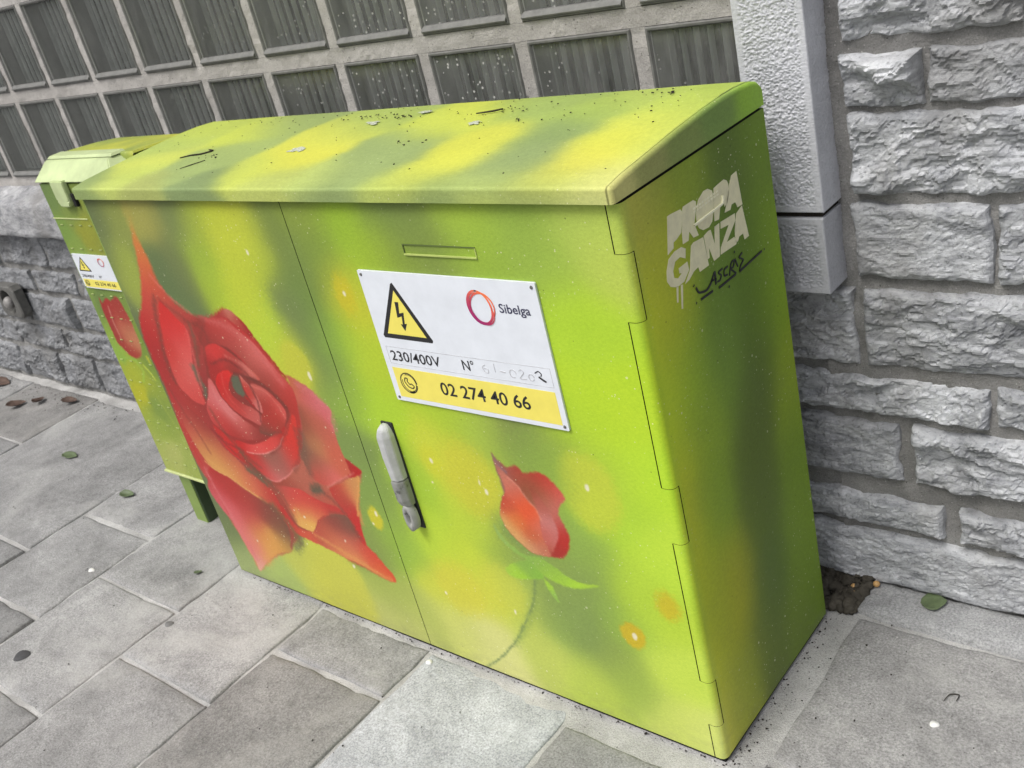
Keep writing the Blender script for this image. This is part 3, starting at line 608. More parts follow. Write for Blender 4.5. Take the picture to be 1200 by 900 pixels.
def coarse(P, fn, step):
    """evaluate a smooth field fn(points) on a coarse grid and interpolate it at P (2D, millimetres)"""
    lo = P.min(0) - step; hi = P.max(0) + step * 2
    gx = np.arange(lo[0], hi[0], step); gy = np.arange(lo[1], hi[1], step)
    G = np.stack([a.ravel() for a in np.meshgrid(gx, gy, indexing='ij')], 1)
    F = fn(G).reshape(len(gx), len(gy), -1)
    u = (P[:, 0] - gx[0]) / step; v = (P[:, 1] - gy[0]) / step
    i = np.clip(u.astype(int), 0, len(gx) - 2); j = np.clip(v.astype(int), 0, len(gy) - 2)
    fu = (u - i)[:, None]; fv = (v - j)[:, None]
    return (F[i, j] * (1 - fu) + F[i + 1, j] * fu) * (1 - fv) + (F[i, j + 1] * (1 - fu) + F[i + 1, j + 1] * fu) * fv

def wob2(P, wl, sa, sb):
    return np.stack([fbm(P[:, 0] / wl, P[:, 1] / wl, 0, 3, sa), fbm(P[:, 0] / wl, P[:, 1] / wl, 5, 3, sb)], 1)

def seg_dist(P, poly, closed):
    d = np.full(len(P), 1e9); inside = np.zeros(len(P), bool)
    n = len(poly)
    for i in range(n if closed else n - 1):
        a, b = poly[i], poly[(i + 1) % n]
        ab = b - a; L2 = ab @ ab + 1e-9
        t = np.clip(((P - a) @ ab) / L2, 0, 1)
        q = P - a - t[:, None] * ab
        d = np.minimum(d, (q * q).sum(1))
        if closed:
            c = ((a[1] > P[:, 1]) != (b[1] > P[:, 1]))
            with np.errstate(divide='ignore', invalid='ignore'):
                xi = a[0] + (P[:, 1] - a[1]) * (b[0] - a[0]) / (b[1] - a[1])
            inside ^= c & (P[:, 0] < xi)
    d = np.sqrt(d)
    return np.where(inside, -d, d) if closed else d

def paint_layers(P, C, layers):
    """spray the layers one over the other on points P (mm); C 8-bit colours"""
    wob = coarse(P, lambda G: wob2(G, 26.0, 5, 9), 3.5) * 1.4
    fuzz = vnoise(P[:, 0] / 4.0, P[:, 1] / 4.0, 1.0, 21) * 1.3
    for kind, soft, w, op, pts, anc in layers:
        pts = np.array(pts, float)
        if kind == 'e':
            c, r = pts
            lo, hi = c - r - soft * 2, c + r + soft * 2
        else:
            lo, hi = pts.min(0) - soft * 2 - w, pts.max(0) + soft * 2 + w
        sel = np.where((P[:, 0] > lo[0]) & (P[:, 0] < hi[0]) & (P[:, 1] > lo[1]) & (P[:, 1] < hi[1]))[0]
        if not len(sel): continue
        p = P[sel] + wob[sel]
        if kind == 'e':
            q = (p - c) / r
            l = np.sqrt((q * q).sum(1)); d = (l - 1) * r.min()
        elif kind == 'p':
            d = seg_dist(p, catmull(pts, 5, True), True)
        else:
            d = seg_dist(p, catmull(pts, 5, False), False) - w * 0.5
        d = d + fuzz[sel] * soft * 0.25
        a = np.clip(0.5 - d / (1.6 * soft), 0, 1); a = a * a * (3 - 2 * a) * op
        col = np.array(anc[0][2:5], float)[None] if len(anc) == 1 else gauss(p, anc, 2, max(9.0, 0.42 * math.sqrt(np.ptp(pts[:, 0]) * np.ptp(pts[:, 1]) / len(anc))), 1.22)
        C[sel] = C[sel] * (1 - a[:, None]) + col * a[:, None]
    return C

# ================================================================== SETTING
# ground sheet out to the horizon
bm = bmesh.new(); add_box(bm, -300, 300, -300, 0.60, -0.30, -0.135)
tag(bm_obj('road', bm, M['road']), kind='structure')

# pavement: mortar bed with bluestone slabs
def bed():
    xs = np.arange(-5.2, 2.6, 0.03); ys = np.arange(-2.6, 0.56, 0.03)
    X, Y = np.meshgrid(xs, ys, indexing='ij')
    Zb = -0.0052 + 0.0022 * fbm(X * 9, Y * 9, 0, 4, 3)
    # fillet of mortar against the big cabinet and its right side
    near = (X > -1.36) & (X < 0.06) & (Y > -0.05)
    Zb = np.where(near, Zb + 0.0045, Zb)
    V = np.stack([X.ravel(), Y.ravel(), Zb.ravel()], 1)
    o = mesh_arr('pavement', V, grid_quads(len(xs), len(ys)), M['pave_mortar'])
    return tag(o, kind='structure')
pavement = bed()
bm = bmesh.new(); add_box(bm, -5.2, 2.57, -2.6, 0.54, -0.13, -0.02)
bm_obj('kerb_base', bm, M['pave_mortar'], pavement)

def slab(x0, x1, y0, y1, z=0.0, tint=1.0, warm=0.0, seed=0, tilt=(0, 0), th=0.03, parent=None, name='slab', mat=None, step=0.022):
    nx = max(8, int((x1 - x0) / step)); ny = max(8, int((y1 - y0) / step))
    e = [0.0, 0.0, 0.003, 0.008]
    u = np.concatenate([x0 + np.array(e[1:]), np.linspace(x0 + 0.02, x1 - 0.02, nx), x1 - np.array(e[:0:-1])])
    v = np.concatenate([y0 + np.array(e[1:]), np.linspace(y0 + 0.02, y1 - 0.02, ny), y1 - np.array(e[:0:-1])])
    X, Y = np.meshgrid(u, v, indexing='ij')
    d = np.minimum(np.minimum(X - x0, x1 - X), np.minimum(Y - y0, y1 - Y))
    chip = np.clip(fbm(X * 32, Y * 32, 0, 4, seed) - 0.25, 0, 1) * np.exp(-d / 0.013)
    Zt = z + 0.0015 * fbm(X * 6, Y * 6, 0, 4, seed + 9) + 0.0006 * fbm(X * 60, Y * 60, 0, 3, seed + 3)
    Zt -= 0.0035 * np.exp(-d / 0.004) + 0.006 * chip
    Zt += (X - (x0 + x1) / 2) * tilt[0] + (Y - (y0 + y1) / 2) * tilt[1]
    # edges wander a little
    wx = 0.0014 * fbm(Y * 16, X * 3, 0, 3, seed + 20); wy = 0.0014 * fbm(X * 16, Y * 3, 0, 3, seed + 30)
    ex = np.exp(-np.minimum(X - x0, x1 - X) / 0.03); ey = np.exp(-np.minimum(Y - y0, y1 - Y) / 0.03)
    V = np.stack([(X + wx * ex).ravel(), (Y + wy * ey).ravel(), Zt.ravel()], 1)
    nu, nv = len(u), len(v)
    Q = grid_quads(nu, nv)
    rim = np.concatenate([np.arange(nu) * nv, (nu - 1) * nv + np.arange(1, nv), (np.arange(nu - 2, -1, -1)) * nv + nv - 1, np.arange(nv - 2, 0, -1)])
    low = V[rim].copy(); low[:, 2] = z - th
    n0 = len(V); V = np.vstack([V, low]); k = len(rim)
    a = np.arange(k); b = (a + 1) % k
    Q = np.vstack([Q, np.stack([rim[a], n0 + a, n0 + b, rim[b]], 1)])
    o = mesh_arr(name, V, Q, mat or M['slab'], parent or pavement)
    tint *= 0.76
    o.color = (tint * (1 + warm), tint, tint * (1 - warm * 1.4), 1)
    return o

LX = [-4.9, -4.25, -3.72, -3.26, -2.76, -2.03, -1.68, -1.325, -0.985, -0.650, -0.294, 0.046]
JY = {0: [-2.4, -1.3, -0.6, 0.05, 0.47], 1: [-2.4, -1.6, -0.9, -0.2, 0.47], 2: [-2.4, -1.4, -0.7, -0.1, 0.47], 3: [-2.4, -1.5, -0.95, -0.35, 0.152, 0.47],
      4: [-2.4, -1.6, -0.82, -0.19, 0.46], 5: [-2.4, -1.5, -0.86, -0.342, -0.010, 0.46], 6: [-2.4, -1.6, -1.02, -0.516, -0.167, 0.16], 7: [-2.4, -1.4, -0.84, -0.323, 0.05],
      8: [-2.4, -1.3, -0.66, -0.148, -0.004], 9: [-2.4, -1.2, -0.52, -0.006], 10: [-2.4, -1.4, -0.62, -0.042]}
TINT = {(3, 4): 0.8, (4, 3): 0.92, (5, 4): 1.02, (5, 3): 0.98, (5, 2): 0.72, (6, 4): 1.0, (6, 3): 1.12, (6, 2): 0.9, (7, 3): 1.16, (7, 2): 1.0, (8, 3): 0.98, (8, 2): 0.84, (9, 2): 1.55, (10, 2): 1.0}
k = 0
for i in range(len(LX) - 1):
    js = JY[i]
    for j in range(len(js) - 1):
        g = 0.0022 + 0.0013 * ((k * 7) % 3); gy = 0.0035 + 0.0015 * ((k * 5) % 3)
        if i in (4, 5) and j >= 2: g = 0.0048; gy = 0.007
        t_ = TINT.get((i, j), 0.86 + 0.04 * ((k * 3) % 5))
        wm = -0.035 if (i, j) == (9, 2) else (0.02 if (i, j) in ((8, 2), (3, 4)) else 0.004)
        slab(LX[i] + g, LX[i + 1] - g, js[j] + gy, js[j + 1] - gy, 0.0008 * ((k * 5) % 4), t_, wm, 40 + k,
             (0.0012 * ((k % 3) - 1), 0.0012 * ((k % 5) - 2)))
        k += 1
# right of the cabinet
slab(0.052, 0.86, 0.045, 0.398, 0.001, 1.1, 0.01, 301)
slab(0.052, 0.86, -0.55, 0.033, 0.0, 0.80, 0.0, 302)
slab(0.052, 0.86, -1.3, -0.56, 0.0, 0.86, 0.0, 303)
slab(0.872, 1.6, -0.30, 0.398, 0.0, 0.8, 0.0, 304)
slab(0.872, 1.6, -1.3, -0.31, 0.0, 0.86, 0.0, 305)
slab(0.046, 1.3, 0.407, 0.492, 0.016, 1.2, -0.01, 306, (0, 0.02), 0.045, step=0.014, name='edging_slab')

# ------------------------------------------------------------------ stone wall
WY = 0.505            # mortar plane; stones stand proud of it
wall_root = empty('stone_wall', (0, WY, 0))
tag(wall_root, 'wall of rough grey rock-faced limestone blocks behind the green cabinets', 'wall', kind='thing')
def mortar_sheet(name, x0, x1, z0, z1, y, mat, parent, amp=0.003):
    xs = np.linspace(x0, x1, max(4, int((x1 - x0) / 0.008))); zs = np.linspace(z0, z1, max(4, int((z1 - z0) / 0.008)))
    X, Zz = np.meshgrid(xs, zs, indexing='ij')
    Yy = y + amp * 1.4 * fbm(X * 22, Zz * 22, 0, 4, 77) + 0.0016 * fbm(X * 130, Zz * 130, 0, 3, 78)
    V = np.stack([X.ravel(), Yy.ravel(), Zz.ravel()], 1)
    return mesh_arr(name, V, grid_quads(len(xs), len(zs)), mat, parent)
mortar_sheet('mortar', -5.2, 0.0, -0.05, 0.63, WY - 0.006, M['wall_mortar'], wall_root)
mortar_sheet('mortar', 0.0, 2.5, -0.05, 1.75, WY - 0.010, M['wall_mortar'], wall_root)
box('wall_core', -5.2, 2.5, WY + 0.02, WY + 0.30, -0.1, 0.63, M['wall_mortar'], wall_root)
box('wall_core', 0.0, 2.5, WY + 0.021, WY + 0.30, 0.631, 3.2, M['wall_mortar'], wall_root)
box('wall_core', -5.2, -0.001, WY + 0.0212, WY + 0.30, 1.84, 3.2, M['wall_mortar'], wall_root)

def rock(x0, x1, z0, z1, seed, depth=0.034, tint=1.0, step=0.0085, rough=1.0):
    nx = max(5, int((x1 - x0) / step)); nz = max(5, int((z1 - z0) / step))
    u = np.linspace(0, 1, nx + 1); v = np.linspace(0, 1, nz + 1)
    U, Vv = np.meshgrid(u, v, indexing='ij')
    X = x0 + (x1 - x0) * U; Zz = z0 + (z1 - z0) * Vv
    dx = np.minimum(U, 1 - U) * (x1 - x0); dz = np.minimum(Vv, 1 - Vv) * (z1 - z0)
    d = np.minimum(dx, dz)
    r = random.Random(seed)
    # broken face: cleavage planes cut the block, then flaky ledges along a slanting bedding
    ang = r.uniform(-0.30, 0.30)
    wx_ = X + 0.010 * fbm(X * 26, Zz * 26, 0, 4, seed) ; wz_ = Zz + 0.008 * fbm(X * 26, Zz * 26, 4.4, 4, seed + 2)
    a = wx_ * math.cos(ang) + wz_ * math.sin(ang); b = -wx_ * math.sin(ang) + wz_ * math.cos(ang)
    face = np.full(X.shape, depth * 1.15)
    ta, tb = r.uniform(0.35, 1.25), r.uniform(0.4, 1.4)
    npl = 5 + int((x1 - x0) / r.uniform(0.026, 0.05))
    for _ in range(npl):
        cx, cz = r.uniform(x0, x1), r.uniform(z0, z1)
        sx, sz = r.uniform(-0.5, 0.5), r.choice([r.uniform(-1.2, -0.3), r.uniform(0.1, 0.9)])
        pl = depth * r.uniform(0.86, 1.18) + (wx_ - cx) * sx + (wz_ - cz) * sz
        face = np.minimum(face, np.maximum(pl, depth * 0.46))
    n = fbm(a * 10, b * 26, 0, 4, seed + 1, 0.55)
    lv = 2.3; q = n * lv; fr_ = q - np.floor(q)
    ter = (np.floor(q) + np.clip(fr_ * 9.0, 0, 1)) / lv
    n2 = fbm(a * 30, b * 64, 3, 3, seed + 3, 0.55); q2 = n2 * 2.2; f2 = q2 - np.floor(q2)
    ter2 = (np.floor(q2) + np.clip(f2 * 6.0, 0, 1)) / 2.2
    face = face + 0.0090 * ta * ter + 0.0009 * tb * ter2 * rough + 0.0008 * rough * fbm(X * 150, Zz * 210, 0, 2, seed + 5)
    edge = 1 - np.exp(-(d / 0.005) ** 1.3)
    Y = WY - 0.002 - np.maximum(face, 0.012) * (0.3 + 0.7 * edge)
    Y = np.where(d <= 1e-6, WY + 0.012, Y)
    wz = 0.0045 * fbm(X * 24, seed * 1.7, 0, 3, seed + 7); wx = 0.004 * fbm(seed * 2.3, Zz * 24, 0, 3, seed + 8)
    Vt = np.stack([(X + wx * np.exp(-dx / 0.02)).ravel(), Y.ravel(), (Zz + wz * np.exp(-dz / 0.02)).ravel()], 1)
    o = mesh_arr('stone', Vt, grid_quads(nx + 1, nz + 1), M['stone'], wall_root, False)
    tint *= 0.93
    o.color = (tint * 0.985, tint, tint * 1.015, 1)
    return o

RIGHT = [  # z0, z1, joints (left end, right end)
    (0.992, 1.078, [(0.074, 0.312), (0.326, 0.60), (0.615, 0.95)]), (0.897, 0.970, [(0.070, 0.182), (0.193, 0.47), (0.485, 0.9)]),
    (0.765, 0.884, [(0.073, 0.50), (0.515, 0.88)]), (0.631, 0.748, [(0.067, 0.267), (0.278, 0.52), (0.535, 0.9)]),
    (0.472, 0.606, [(-0.13, 0.056), (0.073, 0.345), (0.36, 0.62), (0.635, 0.95)]), (0.379, 0.446, [(-0.32, -0.13), (-0.112, 0.256), (0.267, 0.55), (0.565, 0.95)]),
    (0.249, 0.358, [(-0.42, -0.17), (-0.152, 0.112), (0.138, 0.43), (0.445, 0.8), (0.815, 1.1)]), (0.147, 0.208, [(-0.22, 0.176), (0.206, 0.5), (0.515, 0.9)]),
    (0.020, 0.128, [(-0.25, 0.40), (0.415, 0.85)]), (1.096, 1.20, [(0.072, 0.40), (0.415, 0.8)]), (1.216, 1.33, [(0.072, 0.24), (0.255, 0.6), (0.615, 0.95)]), (1.345, 1.45, [(0.072, 0.5), (0.515, 0.9)])]
s_ = 500
for z0, z1, js in RIGHT:
    for a, b in js:
        rock(a - 0.004, b + 0.004, z0 - 0.004, z1 + 0.004, s_, 0.045 if z0 > 0.1 else 0.052, 1.0 + 0.17 * math.sin(s_ * 1.3), 0.0036 if (a < 0.34 and z0 < 1.1) else 0.015)
        s_ += 3
LEFT = [(0.497, 0.612, [-3.75, -3.43, -3.10, -2.730, -2.36, -2.0, -1.6, -1.2, -0.75, -0.34]), (0.398, 0.482, [-3.9, -3.58, -3.22, -2.915, -2.60, -2.2, -1.85, -1.4, -1.0, -0.6]),
        (0.266, 0.386, [-3.8, -3.45, -3.065, -2.705, -2.3, -1.9, -1.5, -1.1, -0.8]), (0.158, 0.254, [-3.9, -3.66, -3.25, -2.875, -2.45, -2.1, -1.6, -1.2, -0.7]),
        (0.010, 0.146, [-4.0, -3.62, -3.32, -3.005, -2.74, -2.40, -2.0, -1.6, -1.1, -0.6])]
for z0, z1, js in LEFT:
    for a, b in zip(js[:-1], js[1:]):
        vis = b < -2.2
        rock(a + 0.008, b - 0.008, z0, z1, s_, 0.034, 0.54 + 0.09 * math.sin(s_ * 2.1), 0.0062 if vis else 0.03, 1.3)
        s_ += 3
adopt(wall_root)

# ------------------------------------------------------------------ glass block window
GY = 0.53
win = empty('glass_block_window', (-1.7, GY, 0.79))
tag(win, 'dirty ribbed glass block window in pinkish grey mortar above the stone sill', 'window', kind='thing')
PX, XC0, BW = 0.2505, -0.0385, 0.2215
ROWS = [(0.802, 1.036), (1.068, 1.300), (1.332, 1.562)]
NCOL = 17
xl = XC0 - PX * NCOL - 0.02; xr = -0.02
def mort_box(x0, x1, z0, z1):
    xs = np.linspace(x0, x1, max(3, int((x1 - x0) / 0.012))); zs = np.linspace(z0, z1, max(4, int((z1 - z0) / 0.010)))
    X, Zz = np.meshgrid(xs, zs, indexing='ij')
    Yy = GY + 0.0015 * fbm(X * 40, Zz * 40, 0, 4, 91)
    V = np.stack([X.ravel(), Yy.ravel(), Zz.ravel()], 1)
    nu, nv = len(xs), len(zs); Q = grid_quads(nu, nv)
    rim = np.concatenate([np.arange(nu) * nv, (nu - 1) * nv + np.arange(1, nv), (np.arange(nu - 2, -1, -1)) * nv + nv - 1, np.arange(nv - 2, 0, -1)])
    low = V[rim].copy(); low[:, 1] = GY + 0.07; n0 = len(V); a = np.arange(len(rim)); b = (a + 1) % len(rim)
    return np.vstack([V, low]), np.vstack([Q, np.stack([rim[a], n0 + a, n0 + b, rim[b]], 1)])
def joined(name, parts, mat, parent, smooth=False):
    Vs, Qs, n = [], [], 0
    for V, Q in parts:
        Vs.append(V); Qs.append(Q + n); n += len(V)
    return mesh_arr(name, np.vstack(Vs), np.vstack(Qs), mat, parent, smooth)
hz = [0.770] + [v for r_ in ROWS for v in r_] + [1.84]
for i in range(0, len(hz), 2):
    joined('mortar_course', [mort_box(xl, xr, hz[i], hz[i + 1])], M['window_mortar'], win, False)
for (z0, z1) in ROWS:
    for c in range(NCOL + 1):
        xc = XC0 - PX * c
        hw = (PX - BW) / 2
        joined('mortar_joint', [mort_box(max(xc - hw, xl), min(xc + hw, xr), z0 + 0.0005, z1 - 0.0005)], M['window_mortar'], win, False)
box('back_panel', xl, xr, GY + 0.085, GY + 0.10, 0.77, 1.84, M['black'], win)

def block_meshes(h):
    w = BW
    # hollow body: proud rim, side walls, ribbed back
    P_, Q_, mi = [], [], []
    def ring(inset, y):
        return [(-w / 2 + inset, y, inset), (w / 2 - inset, y, inset), (w / 2 - inset, y, h - inset), (-w / 2 + inset, y, h - inset)]
    rings = [ring(0.0, 0.03), ring(0.0, -0.001), ring(0.002, -0.004), ring(0.0055, -0.0035), ring(0.0085, 0.001), ring(0.009, 0.006), ring(0.010, 0.060)]
    for r_ in rings: P_ += r_
    for i in range(len(rings) - 1):
        for k in range(4):
            a = i * 4 + k; b = i * 4 + (k + 1) % 4
            Q_.append((a, b, b + 4, a + 4)); mi.append(3 if i < 4 else 0)
    n0 = len(P_)
    nx = 113; u = np.linspace(-w / 2 + 0.012, w / 2 - 0.012, nx)
    ph = (u + w / 2 - 0.012) / 0.0262 * 2 * math.pi
    yy = 0.055 - 0.013 * (0.5 + 0.5 * np.cos(ph)) ** 1.6
    for zz in (0.012, h - 0.012):
        P_ += [(float(a), float(b), zz) for a, b in zip(u, yy)]
    for i in range(nx - 1):
        Q_.append((n0 + i, n0 + i + 1, n0 + nx + i + 1, n0 + nx + i)); mi.append(1 if yy[i] < 0.0485 else 2)  # pale crests, dark valleys: refraction streaks painted by material
    # moulded ledge along the foot of the block
    n1 = len(P_)
    lp = [(-0.0035, 0.004), (-0.0075, 0.0055), (-0.0085, 0.008), (-0.0070, 0.0105), (-0.001, 0.0165), (0.004, 0.0175)]
    for xx in (-w / 2 + 0.004, w / 2 - 0.004):
        P_ += [(xx, y_, z_) for y_, z_ in lp]
    k_ = len(lp)
    for i in range(k_ - 1): Q_.append((n1 + i, n1 + k_ + i, n1 + k_ + i + 1, n1 + i + 1)); mi.append(3)
    for o_ in (0, k_):
        for i in range(1, k_ - 2, 2): Q_.append((n1 + o_, n1 + o_ + i, n1 + o_ + i + 1, n1 + o_ + i + 2)); mi.append(3)
    return P_, Q_, mi
BLK = {}
cnt = 0
for ri, (z0, z1) in enumerate(ROWS):
    h = z1 - z0 - 0.002
    for c in range(NCOL):
        x = XC0 - PX * (c + 0.5)
        if ri not in BLK:
            P_, Q_, mi = block_meshes(h)
            o = mesh_arr('glass_block', P_, Q_, None, win, False, None, [M['glass_body'], M['glass_rib'], M['glass_valley'], M['glass_rim']], np.array(mi))
            n = 9; uu = np.linspace(-BW / 2 + 0.0087, BW / 2 - 0.0087, n); vv = np.linspace(0.0087, h - 0.0087, n)
            U, V_ = np.meshgrid(uu, vv, indexing='ij')
            pn = mesh_arr('pane', np.stack([U.ravel(), 0.0035 + 0 * U.ravel(), V_.ravel()], 1), grid_quads(n, n), M['pane'], o)
            BLK[ri] = (o.data, pn.data)
        else:
            o = link('glass_block', BLK[ri][0], win); link('pane', BLK[ri][1], o)
        o.location = (x, GY, z0 + 0.001)
adopt(win)

# ------------------------------------------------------------------ sill and jamb
def hammered(name, x0, x1, y0, y1, z0, z1, parent, tint, step=0.0012, amp=0.00115, margin=0.009, seed=0):
    bm = bmesh.new(); add_box(bm, x0, x1, y0 + 0.0035, y1, z0, z1, 0.002, 2)
    core = bm_obj(name, bm, M['dressed'], parent, False)
    core.color = (tint, tint, tint * 1.02, 1)
    def face(nu, nv, to3, W_, H_, sd):
        u = np.linspace(0, W_, nu); v = np.linspace(0, H_, nv)
        U, Vv = np.meshgrid(u, v, indexing='ij')
        d = np.minimum(np.minimum(U, W_ - U), np.minimum(Vv, H_ - Vv))
        wv = fbm(U * 30, Vv * 30, 0, 2, sd + 4) * 0.004
        hgt = fbm((U + wv) * 300, (Vv + wv) * 520, 0, 2, sd + seed, 0.55)
        m = np.clip((d - margin) / 0.004, 0, 1)
        off = m * (hgt - 0.25) * amp * 1.25 + (1 - m) * 0.0002 * hgt
        off = np.where(d < 0.0012, -0.0015, off)
        Pt = to3(U.ravel(), Vv.ravel(), off.ravel())
        return np.stack(Pt, 1), (nu, nv)
    V, (a, b) = face(int((x1 - x0) / step), int((z1 - z0) / step), lambda u, v, o: (x0 + u, y0 - o, z0 + v), x1 - x0, z1 - z0, 11)
    s1 = mesh_arr('dressed_face', V, grid_quads(a, b), M['dressed'], core); s1.color = core.color
    V, (a, b) = face(int((y1 - y0) / step), int((z1 - z0) / step), lambda u, v, o: (x1 + 0.0004 + o * 0.6, y0 + 0.0002 + u, z0 + v), y1 - y0, z1 - z0, 23)
    s2 = mesh_arr('dressed_face', V, grid_quads(a, b), M['dressed'], core); s2.color = core.color
    return core
jamb = empty('window_jamb', (-0.008, 0.47, 0.62))
tag(jamb, 'pale grey hammered stone jamb standing between the glass blocks and rough wall', 'jamb', kind='thing')
hammered('shaft', -0.062, 0.047, 0.434, 0.60, 0.754, 1.50, jamb, 1.05, seed=1)
hammered('base_block', -0.066, 0.045, 0.433, 0.60, 0.620, 0.745, jamb, 0.86, seed=7)
box('joint', -0.060, 0.041, 0.442, 0.59, 0.7452, 0.7538, M['twig'], jamb)
adopt(jamb)

sill = empty('window_sill', (-2.6, 0.48, 0.63))
tag(sill, 'weathered grey stone sill below the glass block window, left of the cabinets', 'sill', kind='thing')
def sill_block(x0, x1, seed):
    prof = [(0.62, 0.626), (0.50, 0.626), (0.440, 0.630), (0.434, 0.634), (0.4335, 0.70), (0.435, 0.738), (0.440, 0.744), (0.48, 0.757), (0.53, 0.772), (0.62, 0.775)]
    pr = []
    for (a, b), (c, d) in zip(prof[:-1], prof[1:]):
        k = max(1, int(math.hypot(c - a, d - b) / 0.012))
        pr += [(a + (c - a) * i / k, b + (d - b) * i / k) for i in range(k)]
    pr.append(prof[-1]); pr = np.array(pr)
    xs = np.concatenate([[x0, x0 + 0.003], np.linspace(x0 + 0.012, x1 - 0.012, max(6, int((x1 - x0) / 0.02))), [x1 - 0.003, x1]])
    X, I = np.meshgrid(xs, np.arange(len(pr)), indexing='ij')
    Y = pr[I, 0]; Zz = pr[I, 1]
    e = np.minimum(X - x0, x1 - X); rr = 0.003 * np.exp(-e / 0.003)
    n = 0.0016 * fbm(X * 30, Y * 30, Zz * 30, 4, seed)
    V = np.stack([X.ravel(), (Y + n + rr).ravel(), (Zz + n - rr).ravel()], 1)
    o = mesh_arr('sill_block', V, grid_quads(len(xs), len(pr)), M['stone'], sill)
    o.color = (0.80, 0.80, 0.80, 1)
for i, (a, b) in enumerate([(-5.0, -3.95), (-3.945, -2.905), (-2.90, -1.75), (-1.745, -0.70), (-0.695, -0.068)]):
    sill_block(a, b, 60 + i)
adopt(sill)

# ================================================================== BIG CABINET
CW, CD, CH, CR = 1.288, 0.378, 0.9342, 0.011
cab = empty('electrical_cabinet', (-CW / 2, CD / 2, 0))
tag(cab, 'wide lime green street cabinet spray painted with a big red rose and a rosebud', 'cabinet')

def body_shell():
    # columns wrap from the left front edge round the right corner to the back
    S1, S2, SS = -0.655, -0.0195, 0.0128
    fx = np.unique(np.round(np.concatenate([np.arange(-CW, S1 - 0.001, 0.002), [S1 - 0.0009, S1 + 0.0009], np.arange(S1 + 0.002, S2 - 0.001, 0.002), [S2 - 0.0009, S2 + 0.0009], np.linspace(S2 + 0.003, -CR, 4)]), 5))
    ang = np.linspace(0, math.pi / 2, 9)[1:]
    sy = np.unique(np.round(np.concatenate([[SS - 0.0010, SS + 0.0010], np.arange(SS + 0.003, CD, 0.0022), [CD]]), 5))
    X = np.concatenate([fx, -CR + CR * np.sin(ang), np.zeros(len(sy))])
    Y = np.concatenate([np.zeros(len(fx)), CR - CR * np.cos(ang), sy])
    zb = [0.870, 0.777, 0.524, 0.430, 0.170, 0.080]
    z = np.concatenate([np.arange(0.010, CH, 0.002), [CH]] + [[b - 0.0004, b + 0.0004] for b in zb])
    z = np.array([v for v in np.unique(np.round(z, 5)) if all(abs(v - b) < 0.00045 or abs(v - b) > 0.001 for b in zb)])
    nu, nv = len(X), len(z)
    XX, ZZ = np.meshgrid(X, z, indexing='ij'); YY = np.repeat(Y[:, None], nv, 1)
    # sheet metal: very slight waviness
    wav = 0.0003 * (np.sin(XX * 7.1 + 1.3) * np.sin(ZZ * 5.3) + 0.5 * np.sin(XX * 17 + ZZ * 11))
    V = np.stack([XX.ravel(), YY.ravel() + np.where(XX.ravel() < -CR, wav.ravel(), 0), ZZ.ravel()], 1)
    # colours
    C = np.zeros((nu * nv, 3))
    nf = len(fx) + 4
    isf = np.repeat(np.arange(nu) < nf, nv)
    Pf = np.stack([V[isf, 0], V[isf, 2]], 1) * 1000
    cf = coarse(Pf, lambda G: gauss(G + wob2(G, 60.0, 2, 4) * 5.4, FRONT_BG, 2, 36.0, 0.98), 6.0)
    cf = cf * 0.93 + np.array([186.0, 196.0, 84.0]) * 0.07
    cf = paint_layers(Pf, cf, ROSE)
    C[isf] = lin(cf) * 0.90
    iss = ~isf
    Ps = np.stack([V[iss, 1], V[iss, 2]], 1) * 1000
    sb = [(a[0], a[1] * 0.6) + tuple(a[2:]) for a in SIDE_BG]
    C[iss] = lin(coarse(Ps, lambda G: gauss(G * np.array([1.0, 0.6]) + wob2(G, 60.0, 12, 14) * 3.6, sb, 2, 38.0, 1.05), 6.0)) * SIDE_GAIN
    # blend over the rounded corner
    s = np.concatenate([fx - fx[-1], CR * ang, CR * math.pi / 2 + sy - CR])
    f = np.clip((s - 0.002) / 0.03, 0, 1)
    Cg = C.reshape(nu, nv, 3)
    ref_f = Cg[len(fx) - 1].copy()
    for i in range(nu):
        if 0 < f[i] < 1:
            Cg[i] = Cg[i] * f[i] + ref_f * (1 - f[i])
    C = Cg.reshape(-1, 3)
    # dirt splash along the bottom edge
    lo = np.where(V[:, 2] < 0.16)[0]; Vl = V[lo]
    dz = np.exp(-Vl[:, 2] / 0.03) * (0.55 + 0.45 * fbm(Vl[:, 0] * 40, Vl[:, 1] * 40, Vl[:, 2] * 90, 3, 8))
    dz = 0.45 * np.clip(dz, 0, 1)[:, None]
    C[lo] = C[lo] * (1 - dz) + np.array([0.16, 0.15, 0.11]) * dz
    # classify faces
    ci = np.repeat(np.arange(nu - 1), nv - 1); rj = np.tile(np.arange(nv - 1), nu - 1)
    xm = (X[:-1] + X[1:])[ci] / 2; ym = (Y[:-1] + Y[1:])[ci] / 2; zm = (z[:-1] + z[1:])[rj] / 2
    rowgap = np.zeros(len(zm), bool)
    for b in zb: rowgap |= np.abs(zm - b) < 0.0004
    onfront = (zm > zb[0]) | ((zm < zb[1]) & (zm > zb[2])) | ((zm < zb[3]) & (zm > zb[4])) | (zm < zb[5])
    flat = ym < 1e-6
    afterF = (~flat) | (xm > S2)
    afterS = (~flat) & (ym > SS)
    gapL = flat & (np.abs(xm - S1) < 0.00085)
    gF = flat & (np.abs(xm - S2) < 0.00085); gS = (~flat) & (np.abs(ym - SS) < 0.00095)
    cls = np.where(flat & (xm < S1), 0, 1)
    cls = np.where(np.where(onfront, afterF, afterS), 2, cls)
    gap = gapL | np.where(onfront, gF, gS) | (rowgap & afterF & ~afterS)
    cls[gap] = -1
    Q = grid_quads(nu, nv)
